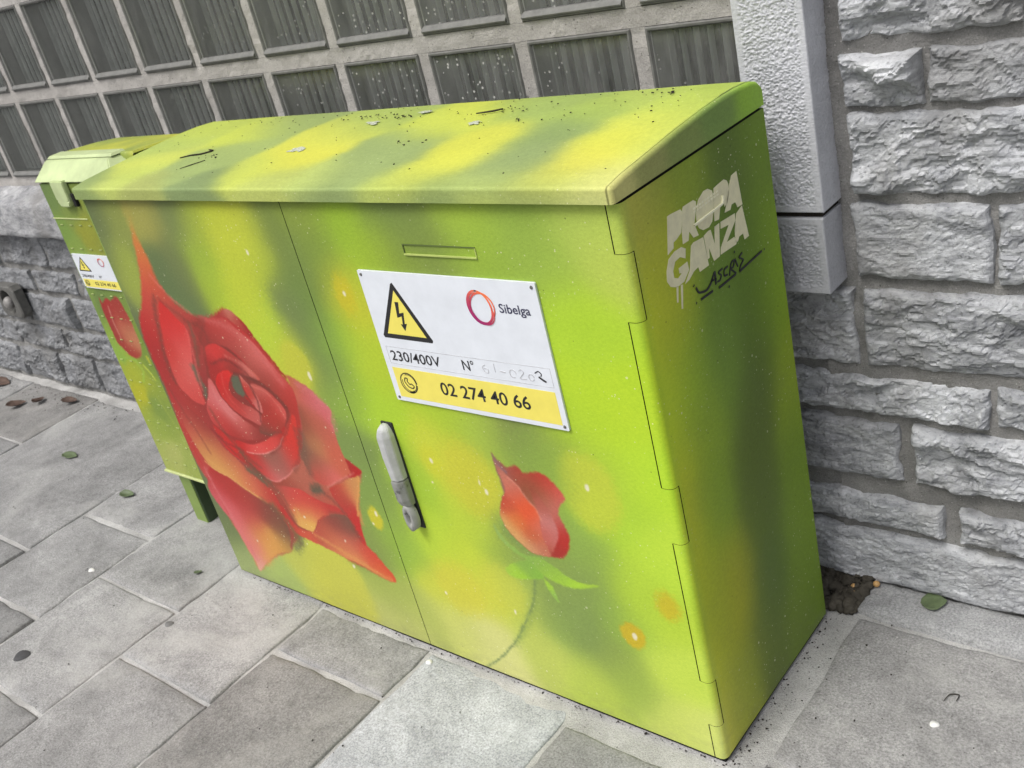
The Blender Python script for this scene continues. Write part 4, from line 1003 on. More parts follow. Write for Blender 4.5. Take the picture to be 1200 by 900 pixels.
    for c, nm, lb in ((0, 'door', 'left door painted with a large red rose'), (1, 'door', 'right door with a white warning sign, grey handle and red rosebud'), (2, 'side_panel', 'dark olive green side panel with beige stencil lettering')):
        v_, q_, c_ = compact(V, Q[cls == c], C)
        o = mesh_arr(nm, v_, q_, M['paint'], cab, True, c_)
        o['label'] = lb
        yield o
SIDE_GAIN = 1.95
door_l, door_r, side = list(body_shell())
box('inner_frame', -CW + 0.004, -0.004, 0.0045, CD - 0.004, 0.0, CH + 0.018, M['black'], cab)
bm = bmesh.new()
add_box(bm, -CW - 0.0005, -CW + 0.0035, 0.0, CD, 0.008, CH)
add_box(bm, -CW + 0.0036, -0.0005, CD - 0.0035, CD, 0.008, CH)
hid = bm_obj('rear_panel', bm, mat_flat('plain_green_paint', (0.20, 0.28, 0.07), 0.5, var=0.2, scale=8), cab)
M['plain_green'] = hid.data.materials[0]
M['leg_shade_green'] = mat_flat('shaded_leg_green', (0.055, 0.085, 0.04), 0.5, var=0.2, scale=12)  # green darkened to paint in the shade on the legs' right faces

def roof():
    prof = [(-0.012, 0.9385), (-0.012, 0.9555)]
    for a in np.linspace(0, 70, 6):
        prof.append((-0.012 + 0.0055 * (1 - math.cos(R(a))), 0.9555 + 0.0055 * math.sin(R(a))))
    top = [(0.02, 0.9655), (0.08, 0.9705), (0.15, 0.9765), (0.22, 0.9810), (0.27, 0.9830), (0.31, 0.9828), (0.35, 0.980), (0.368, 0.975), (0.377, 0.967), (0.380, 0.955), (0.380, 0.9385)]
    tp = catmull(np.array([prof[-1]] + top), 1, False)
    pr = np.array(prof + top)
    # resample
    d = np.r_[0, np.cumsum(np.hypot(*np.diff(pr, axis=0).T))]
    n = 190; s = np.linspace(0, d[-1], n)
    s = np.unique(np.r_[s, d[:9]])
    yy = np.interp(s, d, pr[:, 0]); zz = np.interp(s, d, pr[:, 1])
    x0, x1, r = -CW - 0.006, 0.0015, 0.0065
    th = np.linspace(0, math.pi / 2, 6)
    xs = list(np.arange(x0 + r, x1 - r, 0.0025)) + [x1 - r]
    cols = [(x0 + r - r * math.sin(t), r * (1 - math.cos(t))) for t in th[::-1][:-1]] + [(x, 0.0) for x in xs] + [(x1 - r + r * math.sin(t), r * (1 - math.cos(t))) for t in th[1:]]
    yc, zc = 0.19, 0.9385
    V = []
    for x, ins in cols:
        y2 = np.clip(yy, -0.012 + ins, 0.380 - ins * 0.4)
        z2 = np.maximum(zz - ins * np.clip((zz - 0.9385) / 0.012, 0, 1), zc)
        V.append(np.stack([np.full(len(yy), x), y2, z2], 1))
    nu, nv = len(cols), len(yy)
    V = np.array(V).reshape(-1, 3)
    V[:, 2] += 0.0008 * fbm(V[:, 0] * 4, V[:, 1] * 4, 0, 2, 17) * (V[:, 2] > 0.956)
    Q = grid_quads(nu, nv, True)
    def cap(ci):
        base = V[ci * nv:(ci + 1) * nv]; m = 9
        fr = np.linspace(0, 1, m)[:, None, None]
        low = base.copy(); low[:, 2] = 0.9385
        G = (base[None] * (1 - fr) + low[None] * fr).reshape(-1, 3)
        return G, grid_quads(m, nv, ci != 0)
    G1, q1 = cap(nu - 1); G0, q0 = cap(0)
    nA = len(V)
    Vall = np.vstack([V, G1, G0]); Qall = np.vstack([Q, q1 + nA, q0 + nA + len(G1)])
    P = Vall * 1000
    wob = np.stack([fbm(P[:, 0] / 80, P[:, 1] / 40, 0, 3, 2), fbm(P[:, 0] / 80, P[:, 1] / 40, 5, 3, 4), 0 * P[:, 0]], 1) * 14
    W3 = np.array([1, 1, 2.0])
    A3 = [tuple(np.array(a[:3]) * W3) + tuple(a[3:]) for a in LID_TOP]
    B3 = [tuple(np.array(a[:3]) * W3) + tuple(a[3:]) for a in LID_SIDE]
    lt = gauss((P + wob * 0.5) * W3, A3, 3, 36.0, 0.80)
    ct = lin(lt * 0.90 + np.array([205.0, 226.0, 180.0]) * 0.10) * LID_GAIN  # pale tint mixed in paints the sky sheen on the lid
    cs = lin(shepard(P * W3, B3, 3, 14.0)) * SIDE_GAIN
    f = np.clip((Vall[:, 0] - (x1 - 0.012)) / 0.012, 0, 1)[:, None]
    C = ct * (1 - f) + cs * f
    # damp grime collecting at the back
    o = mesh_arr('roof', Vall, Qall, M['paint'], cab, True, C)
    return o
LID_GAIN = 0.86
roof_o = roof()

FY = lambda u, v, d: (u, d, v)            # front plane: d is y (negative = towards the street)
FZ = lambda u, v, d: (d, u, v)            # side plane: u = y, d = x

# label slot on the right door, label holder on the side
def frame_strip(name, x0, x1, z0, z1, w, to3, d0, d1, mat, parent):
    bm = bmesh.new()
    for a, b, c, d in ((x0, x1, z1 - w, z1), (x0, x1, z0, z0 + w), (x0, x0 + w, z0 + w, z1 - w), (x1 - w, x1, z0 + w, z1 - w)):
        add_prism(bm, [(a, c), (b, c), (b, d), (a, d)], to3, d0, d1)
    return bm_obj(name, bm, mat, parent)
slotm = mat_flat('slot_shadow_green', (0.10, 0.14, 0.035), 0.6, var=0.1)
slotl = mat_flat('slot_edge_green', (0.42, 0.50, 0.14), 0.5, var=0.1)
bm = bmesh.new(); add_prism(bm, [(-0.396, 0.8695), (-0.252, 0.8695), (-0.252, 0.871), (-0.396, 0.871)], FY, 0.0, -0.0012)
add_prism(bm, [(-0.396, 0.8562), (-0.3945, 0.8562), (-0.3945, 0.8695), (-0.396, 0.8695)], FY, 0.0, -0.0012)
ls = bm_obj('label_slot', bm, slotm, door_r)
bm = bmesh.new(); add_prism(bm, [(-0.396, 0.854), (-0.252, 0.854), (-0.252, 0.8562), (-0.396, 0.8562)], FY, 0.0, -0.0025)
add_prism(bm, [(-0.2535, 0.8562), (-0.252, 0.8562), (-0.252, 0.8695), (-0.2535, 0.8695)], FY, 0.0, -0.0012)
bm_obj('slot_lip', bm, slotl, door_r)

# stencil and marker tag on the side
bm = bmesh.new()
for p in STENCIL:
    pp = np.array(p, float) / 1000
    add_prism(bm, [tuple(q) for q in pp], FZ, 0.0002, 0.0007)
bmesh.ops.triangulate(bm, faces=[f for f in bm.faces if len(f.verts) > 4])
o = bm_obj('stencil_lettering', bm, M['stencil'], side); o['label'] = 'beige stencilled letters PROM GANZA with paint drips'
o = ribbon('marker_tag', [([(a / 1000, b / 1000) for a, b in p], w * 0.00036) for p, w in TAGS], FZ, 0.0003, 0.0011, M['tag_ink'], side)
o['label'] = 'handwritten black marker signature'
rimm = mat_flat('holder_edge', (0.88, 0.86, 0.64), 0.5, var=0.1)
ribbon('label_holder', [([(0.150, 0.8475), (0.190, 0.8478), (0.226, 0.8482), (0.231, 0.853), (0.232, 0.8585)], 0.0026)], FZ, 0.0007, 0.0036, rimm, side)
bm = bmesh.new()
for i in range(9):
    u = 0.156 + i * 0.0078
    for dz in (0.8625, 0.8670):
        add_prism(bm, [(u, dz), (u + 0.0046, dz), (u + 0.0046, dz + 0.0024), (u, dz + 0.0024)], FZ, 0.0007, 0.0013)
bm_obj('raised_marks', bm, rimm, side)

# ---- warning sign
def text_obj(name, body, x0, x1, z0, z1, y, mat, parent, bold=0.0, thick=0.0004):
    cu = bpy.data.curves.new(name, 'FONT'); cu.body = body; cu.offset = bold; cu.resolution_u = 4
    to = bpy.data.objects.new(name, cu); COL.objects.link(to)
    bpy.context.view_layer.update()
    me = bpy.data.meshes.new_from_object(to.evaluated_get(bpy.context.evaluated_depsgraph_get()))
    bpy.data.objects.remove(to, do_unlink=True)
    co = np.zeros(len(me.vertices) * 3); me.vertices.foreach_get('co', co); co = co.reshape(-1, 3)
    lo, hi = co.min(0), co.max(0)
    n = np.empty_like(co)
    n[:, 0] = x0 + (co[:, 0] - lo[0]) / (hi[0] - lo[0]) * (x1 - x0)
    n[:, 2] = z0 + (co[:, 1] - lo[1]) / (hi[1] - lo[1]) * (z1 - z0)
    n[:, 1] = y
    me.vertices.foreach_set('co', n.ravel()); me.update()
    me.materials.clear(); me.materials.append(mat)
    return link(name, me, parent)

def rounded(x0, x1, z0, z1, r, n=5):
    p = []
    for cx, cz, a0 in ((x1 - r, z1 - r, 0), (x0 + r, z1 - r, 90), (x0 + r, z0 + r, 180), (x1 - r, z0 + r, 270)):
        p += [(cx + r * math.cos(R(a0 + 90 * i / n)), cz + r * math.sin(R(a0 + 90 * i / n))) for i in range(n + 1)]
    return p

def warning_sign(parent, x0, x1, z0, z1, yb, full=True):
    """sign in its own 355 x 230 mm layout, mapped to the given rectangle"""
    sx, sz = (x1 - x0) / 0.355, (z1 - z0) / 0.230
    fx = lambda v: x0 + (v / 1000 + 0.512) * sx
    fz = lambda v: z0 + (v / 1000 - 0.595) * sz
    m = lambda pts: [(fx(a), fz(b)) for a, b in pts]
    yt = yb - 0.0035
    bm = bmesh.new(); add_prism(bm, rounded(x0, x1, z0, z1, 0.002 * sx), FY, yb, yt)
    plate = bm_obj('warning_sign', bm, M['white'], parent)
    plate['label'] = 'white warning sign with yellow high voltage triangle and telephone number' if full else 'small white warning sign with yellow triangle'
    P = lambda n, pts, mat, l=1: prism(n, pts, FY, yt, yt - 0.00025 * l, mat, plate)
    P('yellow_band', m([(-500, 603), (-167, 603), (-167, 657), (-500, 657)]), M['yellow'])
    tri = P('warning_triangle', m([(-440, 808), (-444, 806), (-496, 715), (-494, 711), (-388, 711), (-386, 715)]), M['ink'])
    P('yellow_triangle', m([(-441, 795), (-484, 719), (-398, 719)]), M['yellow'], 2)
    P('lightning_bolt', m([(-446, 776), (-438, 776), (-443, 757), (-433, 759), (-438, 739), (-433, 740), (-441, 727), (-447, 738), (-442.5, 738), (-439.5, 752), (-450, 749)]), M['ink'], 3)
    # box round the voltage line
    bm = bmesh.new()
    for a, b, c, d in ((-500, -166, 694.2, 695), (-500, -166, 664, 664.8), (-500, -499.2, 664.8, 694.2), (-166.8, -166, 664.8, 694.2)):
        add_prism(bm, m([(a, c), (b, c), (b, d), (a, d)]), FY, yt, yt - 0.00025)
    bm_obj('frame_line', bm, M['ink_faint'], plate)
    y_ = yt - 0.0005
    text_obj('lettering', '230/400V', fx(-493), fx(-384), fz(670.5), fz(688.5), y_, M['ink'], plate, 0.006)
    text_obj('lettering', 'N\u00b0', fx(-337), fx(-313), fz(672), fz(690), y_, M['ink'], plate, 0.004)
    text_obj('lettering', '02 274 40 66', fx(-400), fx(-219), fz(620), fz(643), y_, M['ink'], plate, 0.012)
    # telephone roundel
    cc = lambda cx, cz, rx, rz, a0=0, a1=360, n=28: [(fx(cx + rx * math.cos(R(a0 + (a1 - a0) * i / n))), fz(cz + rz * math.sin(R(a0 + (a1 - a0) * i / n)))) for i in range(n + 1)]
    ribbon('telephone_symbol', [(cc(-471, 631, 18, 18, 0, 352), 0.0017 * sx), (cc(-470, 631, 15, 15.5, 160, 470), 0.0012 * sx),
        (m([(-477, 640), (-480, 633), (-474, 624), (-465, 622), (-461, 626), (-466, 630), (-470, 629), (-474, 634), (-472, 639), (-477, 640)]), 0.0018 * sx), (m([(-474, 615), (-469, 614), (-463, 617)]), 0.0035 * sx)], FY, yt, yt - 0.0006, M['ink'], plate)
    if full:
        text_obj('lettering', 'Sibelga', fx(-232), fx(-176), fz(771), fz(789.5), y_, M['ink_navy'], plate, 0.01)
        # worn handwritten number
        ribbon('faded_digits', [(m([(-290, 686), (-296, 682), (-293, 674), (-287, 673), (-286, 679), (-293, 680)]), 0.0010), (m([(-272, 690), (-272, 676)]), 0.0008), (m([(-262, 679), (-252, 678)]), 0.0018),
            (cc(-238, 678, 6, 6.5, 0, 300), 0.0013), (m([(-226, 684), (-220, 687), (-217, 682), (-226, 672), (-214, 672)]), 0.0012), (cc(-204, 676, 5, 5, 0, 330), 0.0012)], FY, yt, yt - 0.0005, M['ink_faint'], plate)
        ribbon('worn_digit', [(m([(-196, 684), (-189, 688), (-184, 684), (-186, 680)]), 0.0014), (m([(-190, 679), (-184, 675), (-178, 672)]), 0.0030)], FY, yt, yt - 0.0005, M['ink'], plate)
    # logo: two loose loops fading from magenta to orange
    V, Q, C = [], [], []
    def loop(cx, cz, rx, rz, rot, a0, a1, w, lift):
        n = 40; base = len(V)
        for i in range(n + 1):
            a = R(a0 + (a1 - a0) * i / n); ca, sa = math.cos(R(rot)), math.sin(R(rot))
            for s_ in (-1, 1):
                ww = w * (0.55 + 0.45 * math.sin(math.pi * i / n))
                px, pz = (rx + s_ * ww / 2) * math.cos(a), (rz + s_ * ww / 2) * math.sin(a)
                qx, qz = cx + px * ca - pz * sa, cz + px * sa + pz * ca
                V.append((fx(qx), yt - lift, fz(qz)))
                g = min(1, max(0, 0.5 + (qx - cx) / 50 * 0.6 + (qz - cz) / 50 * 0.75))
                C.append(lin((150 + 95 * g, 25 + 100 * g, 105 - 40 * g)))
        for i in range(n): Q.append((base + 2 * i, base + 2 * i + 1, base + 2 * i + 3, base + 2 * i + 2))
    loop(-269, 780.5, 22, 26, 15, 70, 440, 4.2, 0.0003)
    loop(-264, 780, 22.5, 23.5, -25, -10, 330, 3.2, 0.0006)
    loop(-266, 779, 20, 26, 30, 60, 330, 2.6, 0.0009)
    mesh_arr('logo_ring', V, Q, M['logo'], plate, True, np.array(C))
    for u, v in ((-505, 818), (-164, 818), (-505, 601), (-164, 601)):
        bm = bmesh.new()
        bmesh.ops.create_cone(bm, cap_ends=True, segments=12, radius1=0.0028 * min(sx, 1), radius2=0.002 * min(sx, 1), depth=0.0012, matrix=Matrix.Translation((fx(u), yt - 0.0006, fz(v))) @ Matrix.Rotation(R(90), 4, 'X'))
        bm_obj('rivet', bm, M['iron'], plate)
    return plate
warning_sign(door_r, -0.512, -0.157, 0.594, 0.825, -0.0005)

# ---- swing handle
def handle(parent, xc, zt, zb):
    base = box('handle_base', xc - 0.0130, xc + 0.0150, -0.003, 0.001, zb - 0.001, zt + 0.0015, M['ink'], parent, 0.0014)
    def loft(name, secs, mat, tint, smooth=False):
        V, Q = [], []
        m = len(secs[0][1])
        for z, pts in secs:
            for dx, dy in pts: V.append((xc + dx, -0.003 - dy, z))
        for i in range(len(secs) - 1):
            for k in range(m):
                a = i * m + k; b = i * m + (k + 1) % m
                Q.append((a, b, b + m, a + m))
        bm = bmesh.new()
        vs = [bm.verts.new(v) for v in V]
        for q in Q: bm.faces.new([vs[i] for i in q])
        bm.faces.new(vs[:m]); bm.faces.new(vs[-m:])
        bmesh.ops.bevel(bm, geom=list(bm.edges), offset=0.0012, segments=2, affect='EDGES', clamp_overlap=True)
        o = bm_obj(name, bm, mat, base, smooth); o.color = (*tint, 1); return o
    sec = lambda w, h: [(-w, 0.0), (w, 0.0), (w, h * 0.55), (w * 0.45, h), (-w * 0.65, h), (-w, h * 0.7)]
    zinc = mat_flat('cast_zinc_lever', (0.47, 0.478, 0.475), 0.42, metal=0.1, var=0.16, scale=45, bump=0.06)
    loft('lever', [(zt - 0.108, sec(0.0135, 0.020)), (zt - 0.06, sec(0.0145, 0.022)), (zt - 0.020, sec(0.0145, 0.021)), (zt - 0.008, sec(0.0115, 0.017)), (zt, sec(0.006, 0.009))], zinc, (1.0, 1.0, 1.0))
    loft('lock_housing', [(zt - 0.163, sec(0.0125, 0.017)), (zt - 0.150, sec(0.014, 0.022)), (zt - 0.1095, sec(0.014, 0.0225))], M['metal'], (0.72, 0.72, 0.70))
    # padlock eye at the foot: a ring with a dark hole
    bm = bmesh.new()
    n = 18
    for i in range(n):
        a0, a1 = 2 * math.pi * i / n, 2 * math.pi * (i + 1) / n
        quad = lambda a, r, rz, y: bm.verts.new((xc + 0.001 + r * math.cos(a), y, zb + 0.029 + rz * math.sin(a)))
        o0, o1 = quad(a0, 0.0135, 0.029, -0.0065), quad(a1, 0.0135, 0.029, -0.0065)
        p0, p1 = quad(a0, 0.012, 0.0275, -0.021), quad(a1, 0.012, 0.0275, -0.021)
        q0, q1 = quad(a0, 0.0052, 0.015, -0.021), quad(a1, 0.0052, 0.015, -0.021)
        r0, r1 = quad(a0, 0.0052, 0.015, -0.0065), quad(a1, 0.0052, 0.015, -0.0065)
        for f in ((o0, o1, p1, p0), (p0, p1, q1, q0), (q0, q1, r1, r0)): bm.faces.new(f)
    bmesh.ops.remove_doubles(bm, verts=bm.verts, dist=1e-5)
    o = bm_obj('padlock_eye', bm, M['metal'], base, True); o.color = (0.85, 0.85, 0.81, 1)
    o = box('lock_tongue', xc - 0.009, xc - 0.001, -0.013, -0.007, zb + 0.022, zb + 0.05, M['metal'], base, 0.002); o.color = (0.35, 0.35, 0.33, 1)
handle(door_r, -0.566, 0.539, 0.322)
adopt(cab)

# ================================================================== SMALL CABINET on the left
X0, X1, Y0, Y1 = -1.645, -1.312, 0.088, 0.335
c2 = empty('small_cabinet', ((X0 + X1) / 2, (Y0 + Y1) / 2, 0))
tag(c2, 'narrow older green cabinet on legs, half hidden left of the rose cabinet', 'cabinet')
xs = np.arange(X0, X1 + 0.001, 0.0025); zs = np.arange(0.168, 0.936, 0.0025)
XX, ZZ = np.meshgrid(xs, zs, indexing='ij')
e = np.minimum(XX - X0, X1 - XX)
V = np.stack([XX.ravel(), (Y0 + 0.005 * np.exp(-e / 0.002)).ravel(), ZZ.ravel()], 1)
P2 = V[:, [0, 2]] * 1000
C = shepard(P2 + np.stack([fbm(P2[:, 0] / 40, P2[:, 1] / 40, 0, 3, 3), fbm(P2[:, 0] / 40, P2[:, 1] / 40, 4, 3, 6)], 1) * 8, C2_BG, 2, 14.0)
C = paint_layers(P2, C, TULIP)
front2 = mesh_arr('front_panel', V, grid_quads(len(xs), len(zs)), M['paint'], c2, True, lin(C) * 0.78)
bm = bmesh.new(); add_box(bm, X0 + 0.0002, X1 - 0.0002, Y0 + 0.0055, Y1, 0.167, 0.935)
bm_obj('body', bm, M['plain_green'], c2)
pale = mat_flat('pale_green_edge', (0.52, 0.58, 0.26), 0.5, var=0.15)
hoodm = mat_flat('faded_lime_hood', (0.46, 0.54, 0.28), 0.45, var=0.22, scale=14, bump=0.05)
box('bottom_lip', X0 - 0.001, X1 + 0.001, Y0 - 0.004, Y1 + 0.001, 0.1605, 0.1665, pale, c2, 0.001)
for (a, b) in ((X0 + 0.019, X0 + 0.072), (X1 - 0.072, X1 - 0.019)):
    lg = box('leg', a, b, 0.1065, 0.30, 0.0, 0.160, M['leg_shade_green'], c2, 0.002)
    box('leg_face', a - 0.0005, b - 0.004, 0.104, 0.1064, 0.0, 0.160, M['plain_green'], lg, 0.0008)  # added front plate keeps the unshaded green
box('seam_strip', X0 + 0.003, X0 + 0.16, Y0 - 0.0015, Y0 + 0.002, 0.853, 0.8555, pale, front2)
# chamfered hood and roof
bm = bmesh.new()
def loftb(a, b):
    va = [bm.verts.new(v) for v in a]; vb = [bm.verts.new(v) for v in b]
    bm.faces.new(va[::-1]); bm.faces.new(vb)
    for i in range(4): bm.faces.new((va[i], va[(i + 1) % 4], vb[(i + 1) % 4], vb[i]))
loftb([(X0 - 0.004, 0.082, 0.940), (X1 + 0.004, 0.082, 0.940), (X1 + 0.004, 0.16, 0.940), (X0 - 0.004, 0.16, 0.940)],
      [(X0 + 0.008, 0.121, 0.978), (X1 - 0.048, 0.121, 0.978), (X1 - 0.048, 0.16, 0.978), (X0 + 0.008, 0.16, 0.978)])
bmesh.ops.bevel(bm, geom=list(bm.edges), offset=0.002, segments=2, affect='EDGES')
bm_obj('hood', bm, hoodm, c2)
bm = bmesh.new()
loftb([(X0 + 0.006, 0.128, 0.9795), (X1 - 0.044, 0.128, 0.9795), (X1 - 0.044, 0.165, 0.9795), (X0 + 0.006, 0.165, 0.9795)],
      [(X0 + 0.012, 0.134, 0.9845), (X1 - 0.050, 0.134, 0.9845), (X1 - 0.050, 0.163, 0.9850), (X0 + 0.012, 0.163, 0.9850)])
bm_obj('hood_cap', bm, hoodm, c2)
def roof2():
    pr = [(0.150, 0.9365), (0.150, 0.978), (0.153, 0.981), (0.20, 0.979), (0.26, 0.975), (0.318, 0.967), (0.338, 0.958), (0.342, 0.945), (0.342, 0.9365)]
    p = []
    for (a, b), (c, d) in zip(pr[:-1], pr[1:]):
        k = max(1, int(math.hypot(c - a, d - b) / 0.006)); p += [(a + (c - a) * i / k, b + (d - b) * i / k) for i in range(k)]
    p = np.array(p + [pr[-1]])
    xs = np.concatenate([[X0 - 0.004, X0 - 0.003], np.arange(X0, X1, 0.006), [X1 + 0.003, X1 + 0.004]])
    X, I = np.meshgrid(xs, np.arange(len(p)), indexing='ij')
    Zz = p[I, 1].copy(); ins = np.where((X < X0 - 0.0035) | (X > X1 + 0.0035), 0.004, 0)
    Zz = np.maximum(Zz - ins, 0.9365)
    V = np.stack([X.ravel(), p[I, 0].ravel(), Zz.ravel()], 1)
    f = fbm(X.ravel() * 9, p[I, 0].ravel() * 7, 0, 3, 44)[:, None] * 0.5 + 0.5
    C = lin((150, 172, 92)) * (1 - f) + lin((226, 226, 80)) * f
    Q = grid_quads(len(xs), len(p), True)
    nv = len(p)
    for ci, fl in ((0, True), (len(xs) - 1, False)):
        b0 = len(V); base = V[ci * nv:(ci + 1) * nv].copy(); base[:, 2] = 0.9365
        V = np.vstack([V, base]); C = np.vstack([C, C[ci * nv:(ci + 1) * nv]])
        a = np.arange(nv - 1); q = np.stack([ci * nv + a, ci * nv + a + 1, b0 + a + 1, b0 + a], 1)
        Q = np.vstack([Q, q if fl else q[:, ::-1]])
    mesh_arr('roof', V, Q, M['paint'], c2, True, C * 0.72)
roof2()
# latch flap under the hood
bm = bmesh.new()
add_prism(bm, [(-1.563, 0.945), (-1.507, 0.945), (-1.507, 0.900), (-1.517, 0.886), (-1.553, 0.886), (-1.563, 0.900)], FY, Y0 - 0.001, Y0 - 0.013)
bmesh.ops.bevel(bm, geom=list(bm.edges), offset=0.002, segments=2, affect='EDGES')
flap = bm_obj('latch_flap', bm, hoodm, c2)
box('latch', -1.503, -1.490, Y0 - 0.008, Y0, 0.885, 0.915, M['black'], c2, 0.002)
warning_sign(front2, -1.628, -1.448, 0.683, 0.768, Y0 - 0.0005, False)
bm = bmesh.new()
for i, z in enumerate(np.arange(0.20, 0.84, 0.058)):
    for x in np.arange(X0 + 0.024, X1 - 0.02, 0.043):
        if 0.675 < z < 0.775: continue
        add_box(bm, x, x + 0.011, Y0 - 0.0018, Y0 + 0.001, z, z + 0.0018)
vs_ = bm_obj('vent_louvres', bm, mat_flat('louvre_edge_green', (0.36, 0.42, 0.16), 0.5), front2); vs_['kind'] = 'stuff'
adopt(c2)

# ================================================================== small things
# iron wall fitting on the left wall
fit = empty('wall_fitting', (-3.09, 0.46, 0.365))
tag(fit, 'small square iron fitting with a round knob on the left stone wall', 'fitting')
n = 24
ro = [(0.048 * math.cos(2 * math.pi * i / n), 0.058 * math.sin(2 * math.pi * i / n)) for i in range(n)]
def sq(a):
    m_ = max(abs(math.cos(a)) / 0.078, abs(math.sin(a)) / 0.062); return (math.cos(a) / m_, math.sin(a) / m_)
so = [sq(2 * math.pi * i / n) for i in range(n)]
bm = bmesh.new()
fx0, fz0 = -3.09, 0.365
rings = [[(fx0 + a, 0.48, fz0 + b) for a, b in so], [(fx0 + a, 0.448, fz0 + b) for a, b in so], [(fx0 + a * 0.92, 0.444, fz0 + b * 0.92) for a, b in so], [(fx0 + a * 0.95, 0.444, fz0 + b * 0.82) for a, b in ro], [(fx0 + a * 0.85, 0.478, fz0 + b * 0.75) for a, b in ro]]
vr = [[bm.verts.new(v) for v in r_] for r_ in rings]
for i in range(len(vr) - 1):
    for k in range(n): bm.faces.new((vr[i][k], vr[i][(k + 1) % n], vr[i + 1][(k + 1) % n], vr[i + 1][k]))
bm.faces.new(vr[-1])
bm_obj('plate', bm, M['iron'], fit, False)
bm = bmesh.new()
bmesh.ops.create_uvsphere(bm, u_segments=16, v_segments=10, radius=0.024, matrix=Matrix.Translation((fx0, 0.447, fz0 - 0.005)) @ Matrix.Diagonal((1, 0.8, 1, 1)))
bm_obj('knob', bm, mat_flat('worn_iron_knob', (0.26, 0.25, 0.24), 0.6, metal=0.2, var=0.3, scale=80), fit, True)
adopt(fit)

def leaf_mesh(name, loc, rot, L, W, mat, curl, seed, label, cat='leaf', group=None):
    n, m = 15, 7
    u = np.linspace(0, 1, n); v = np.linspace(-1, 1, m)
    U, V_ = np.meshgrid(u, v, indexing='ij')
    prof = np.sin(np.pi * np.clip(U, 0, 1) ** 0.8) ** 0.7 * (1 + 0.10 * vnoise(U * 9, np.sign(V_) * 3, 0, seed))
    X = (U - 0.5) * L; Y = V_ * W / 2 * prof
    Z_ = curl * (V_ ** 2 * 0.5 * prof + (U - 0.5) ** 2 * 1.4) + 0.0012 * vnoise(U * 5, V_ * 2, 0, seed + 1) + 0.002
    P = np.stack([X.ravel(), Y.ravel(), Z_.ravel()], 1)
    o = mesh_arr(name, P, grid_quads(n, m), mat, None, True)
    sm = o.modifiers.new('thickness', 'SOLIDIFY'); sm.thickness = 0.0006
    o.location = loc; o.rotation_euler = rot
    return tag(o, label, cat, group)
leaf_mesh('fallen_leaf', (0.163, 0.462, 0.020), (0.08, -0.05, 0.5), 0.044, 0.038, M['leaf'], 0.006, 1, 'round green leaf lying on the stone edging right of the cabinet')
leaf_mesh('fallen_leaf', (-1.965, 0.095, 0.004), (0.1, 0.1, 0.3), 0.05, 0.028, M['leaf'], 0.016, 2, 'curled dark green leaf on the paving nearest the small cabinet leg')
leaf_mesh('fallen_leaf', (-2.43, 0.165, 0.004), (0.0, 0.1, 0.2), 0.065, 0.034, M['leaf'], 0.008, 3, 'flat dull green leaf alone on the large slab near the left wall')
leaf_mesh('fallen_leaf', (-1.40, -0.052, 0.004), (0.0, 0.1, 0.9), 0.02, 0.012, M['leaf'], 0.006, 8, 'tiny pale green leaf on the slab beside the rose cabinet corner')
for i, (x, y, L, rz, lb) in enumerate([(-3.42, 0.40, 0.10, 0.3, 'large curled reddish dead leaf against the left wall at the photo edge'), (-3.10, 0.31, 0.07, 1.2, 'dark brown dead leaf nearest the street in the left leaf litter'), (-3.02, 0.36, 0.06, 2.0, 'small brown dead leaf in the middle of the left leaf litter'), (-2.86, 0.40, 0.06, 0.6, 'reddish dead leaf at the right end of the left leaf litter')]):
    leaf_mesh('dead_leaf', (x, y, 0.006), (0.2 * math.sin(i), 0.2, rz), L, L * 0.6, M['dead'], 0.02, 30 + i, lb, 'leaf', 'dead leaves by the left wall')

def blob_cluster(name, specs, mat, label, cat, seed, kind='stuff', sub=1):
    r = random.Random(seed); bm = bmesh.new()
    for x, y, z, s, fl in specs:
        b0 = len(bm.verts)
        mt = Matrix.Translation((x, y, z)) @ Matrix.Rotation(r.uniform(0, 6.28), 4, 'Z') @ Matrix.Rotation(r.uniform(-0.4, 0.4), 4, 'X') @ Matrix.Diagonal((s * r.uniform(0.8, 1.4), s * r.uniform(0.6, 1.0), s * fl, 1))
        res = bmesh.ops.create_icosphere(bm, subdivisions=sub, radius=1.0, matrix=mt)
        for v in res['verts']:
            v.co += Vector((r.uniform(-1, 1), r.uniform(-1, 1), r.uniform(-1, 1))) * s * 0.26
    return tag(bm_obj(name, bm, mat, None, True), label, cat, None, kind)
r = random.Random(5)
sp = []
for i in range(800):
    x = r.uniform(-0.10, 0.044); y = r.uniform(0.392, 0.50)
    if x < 0.005 and y < 0.385: continue
    if y < 0.40 + (0.044 - x) * 0.0: y += 0.01
    s = r.choice([0.0015, 0.002, 0.003, 0.003, 0.004, 0.005, 0.008, 0.012])
    sp.append((x, y, 0.004 + 0.22 * max(0, y - 0.40) * r.uniform(0.3, 1) + s * 0.3, s, 0.75))
blob_cluster('soil', sp, M['soil'], 'crumbly dark soil between the cabinet and the stone wall', 'soil', 3, sub=2)
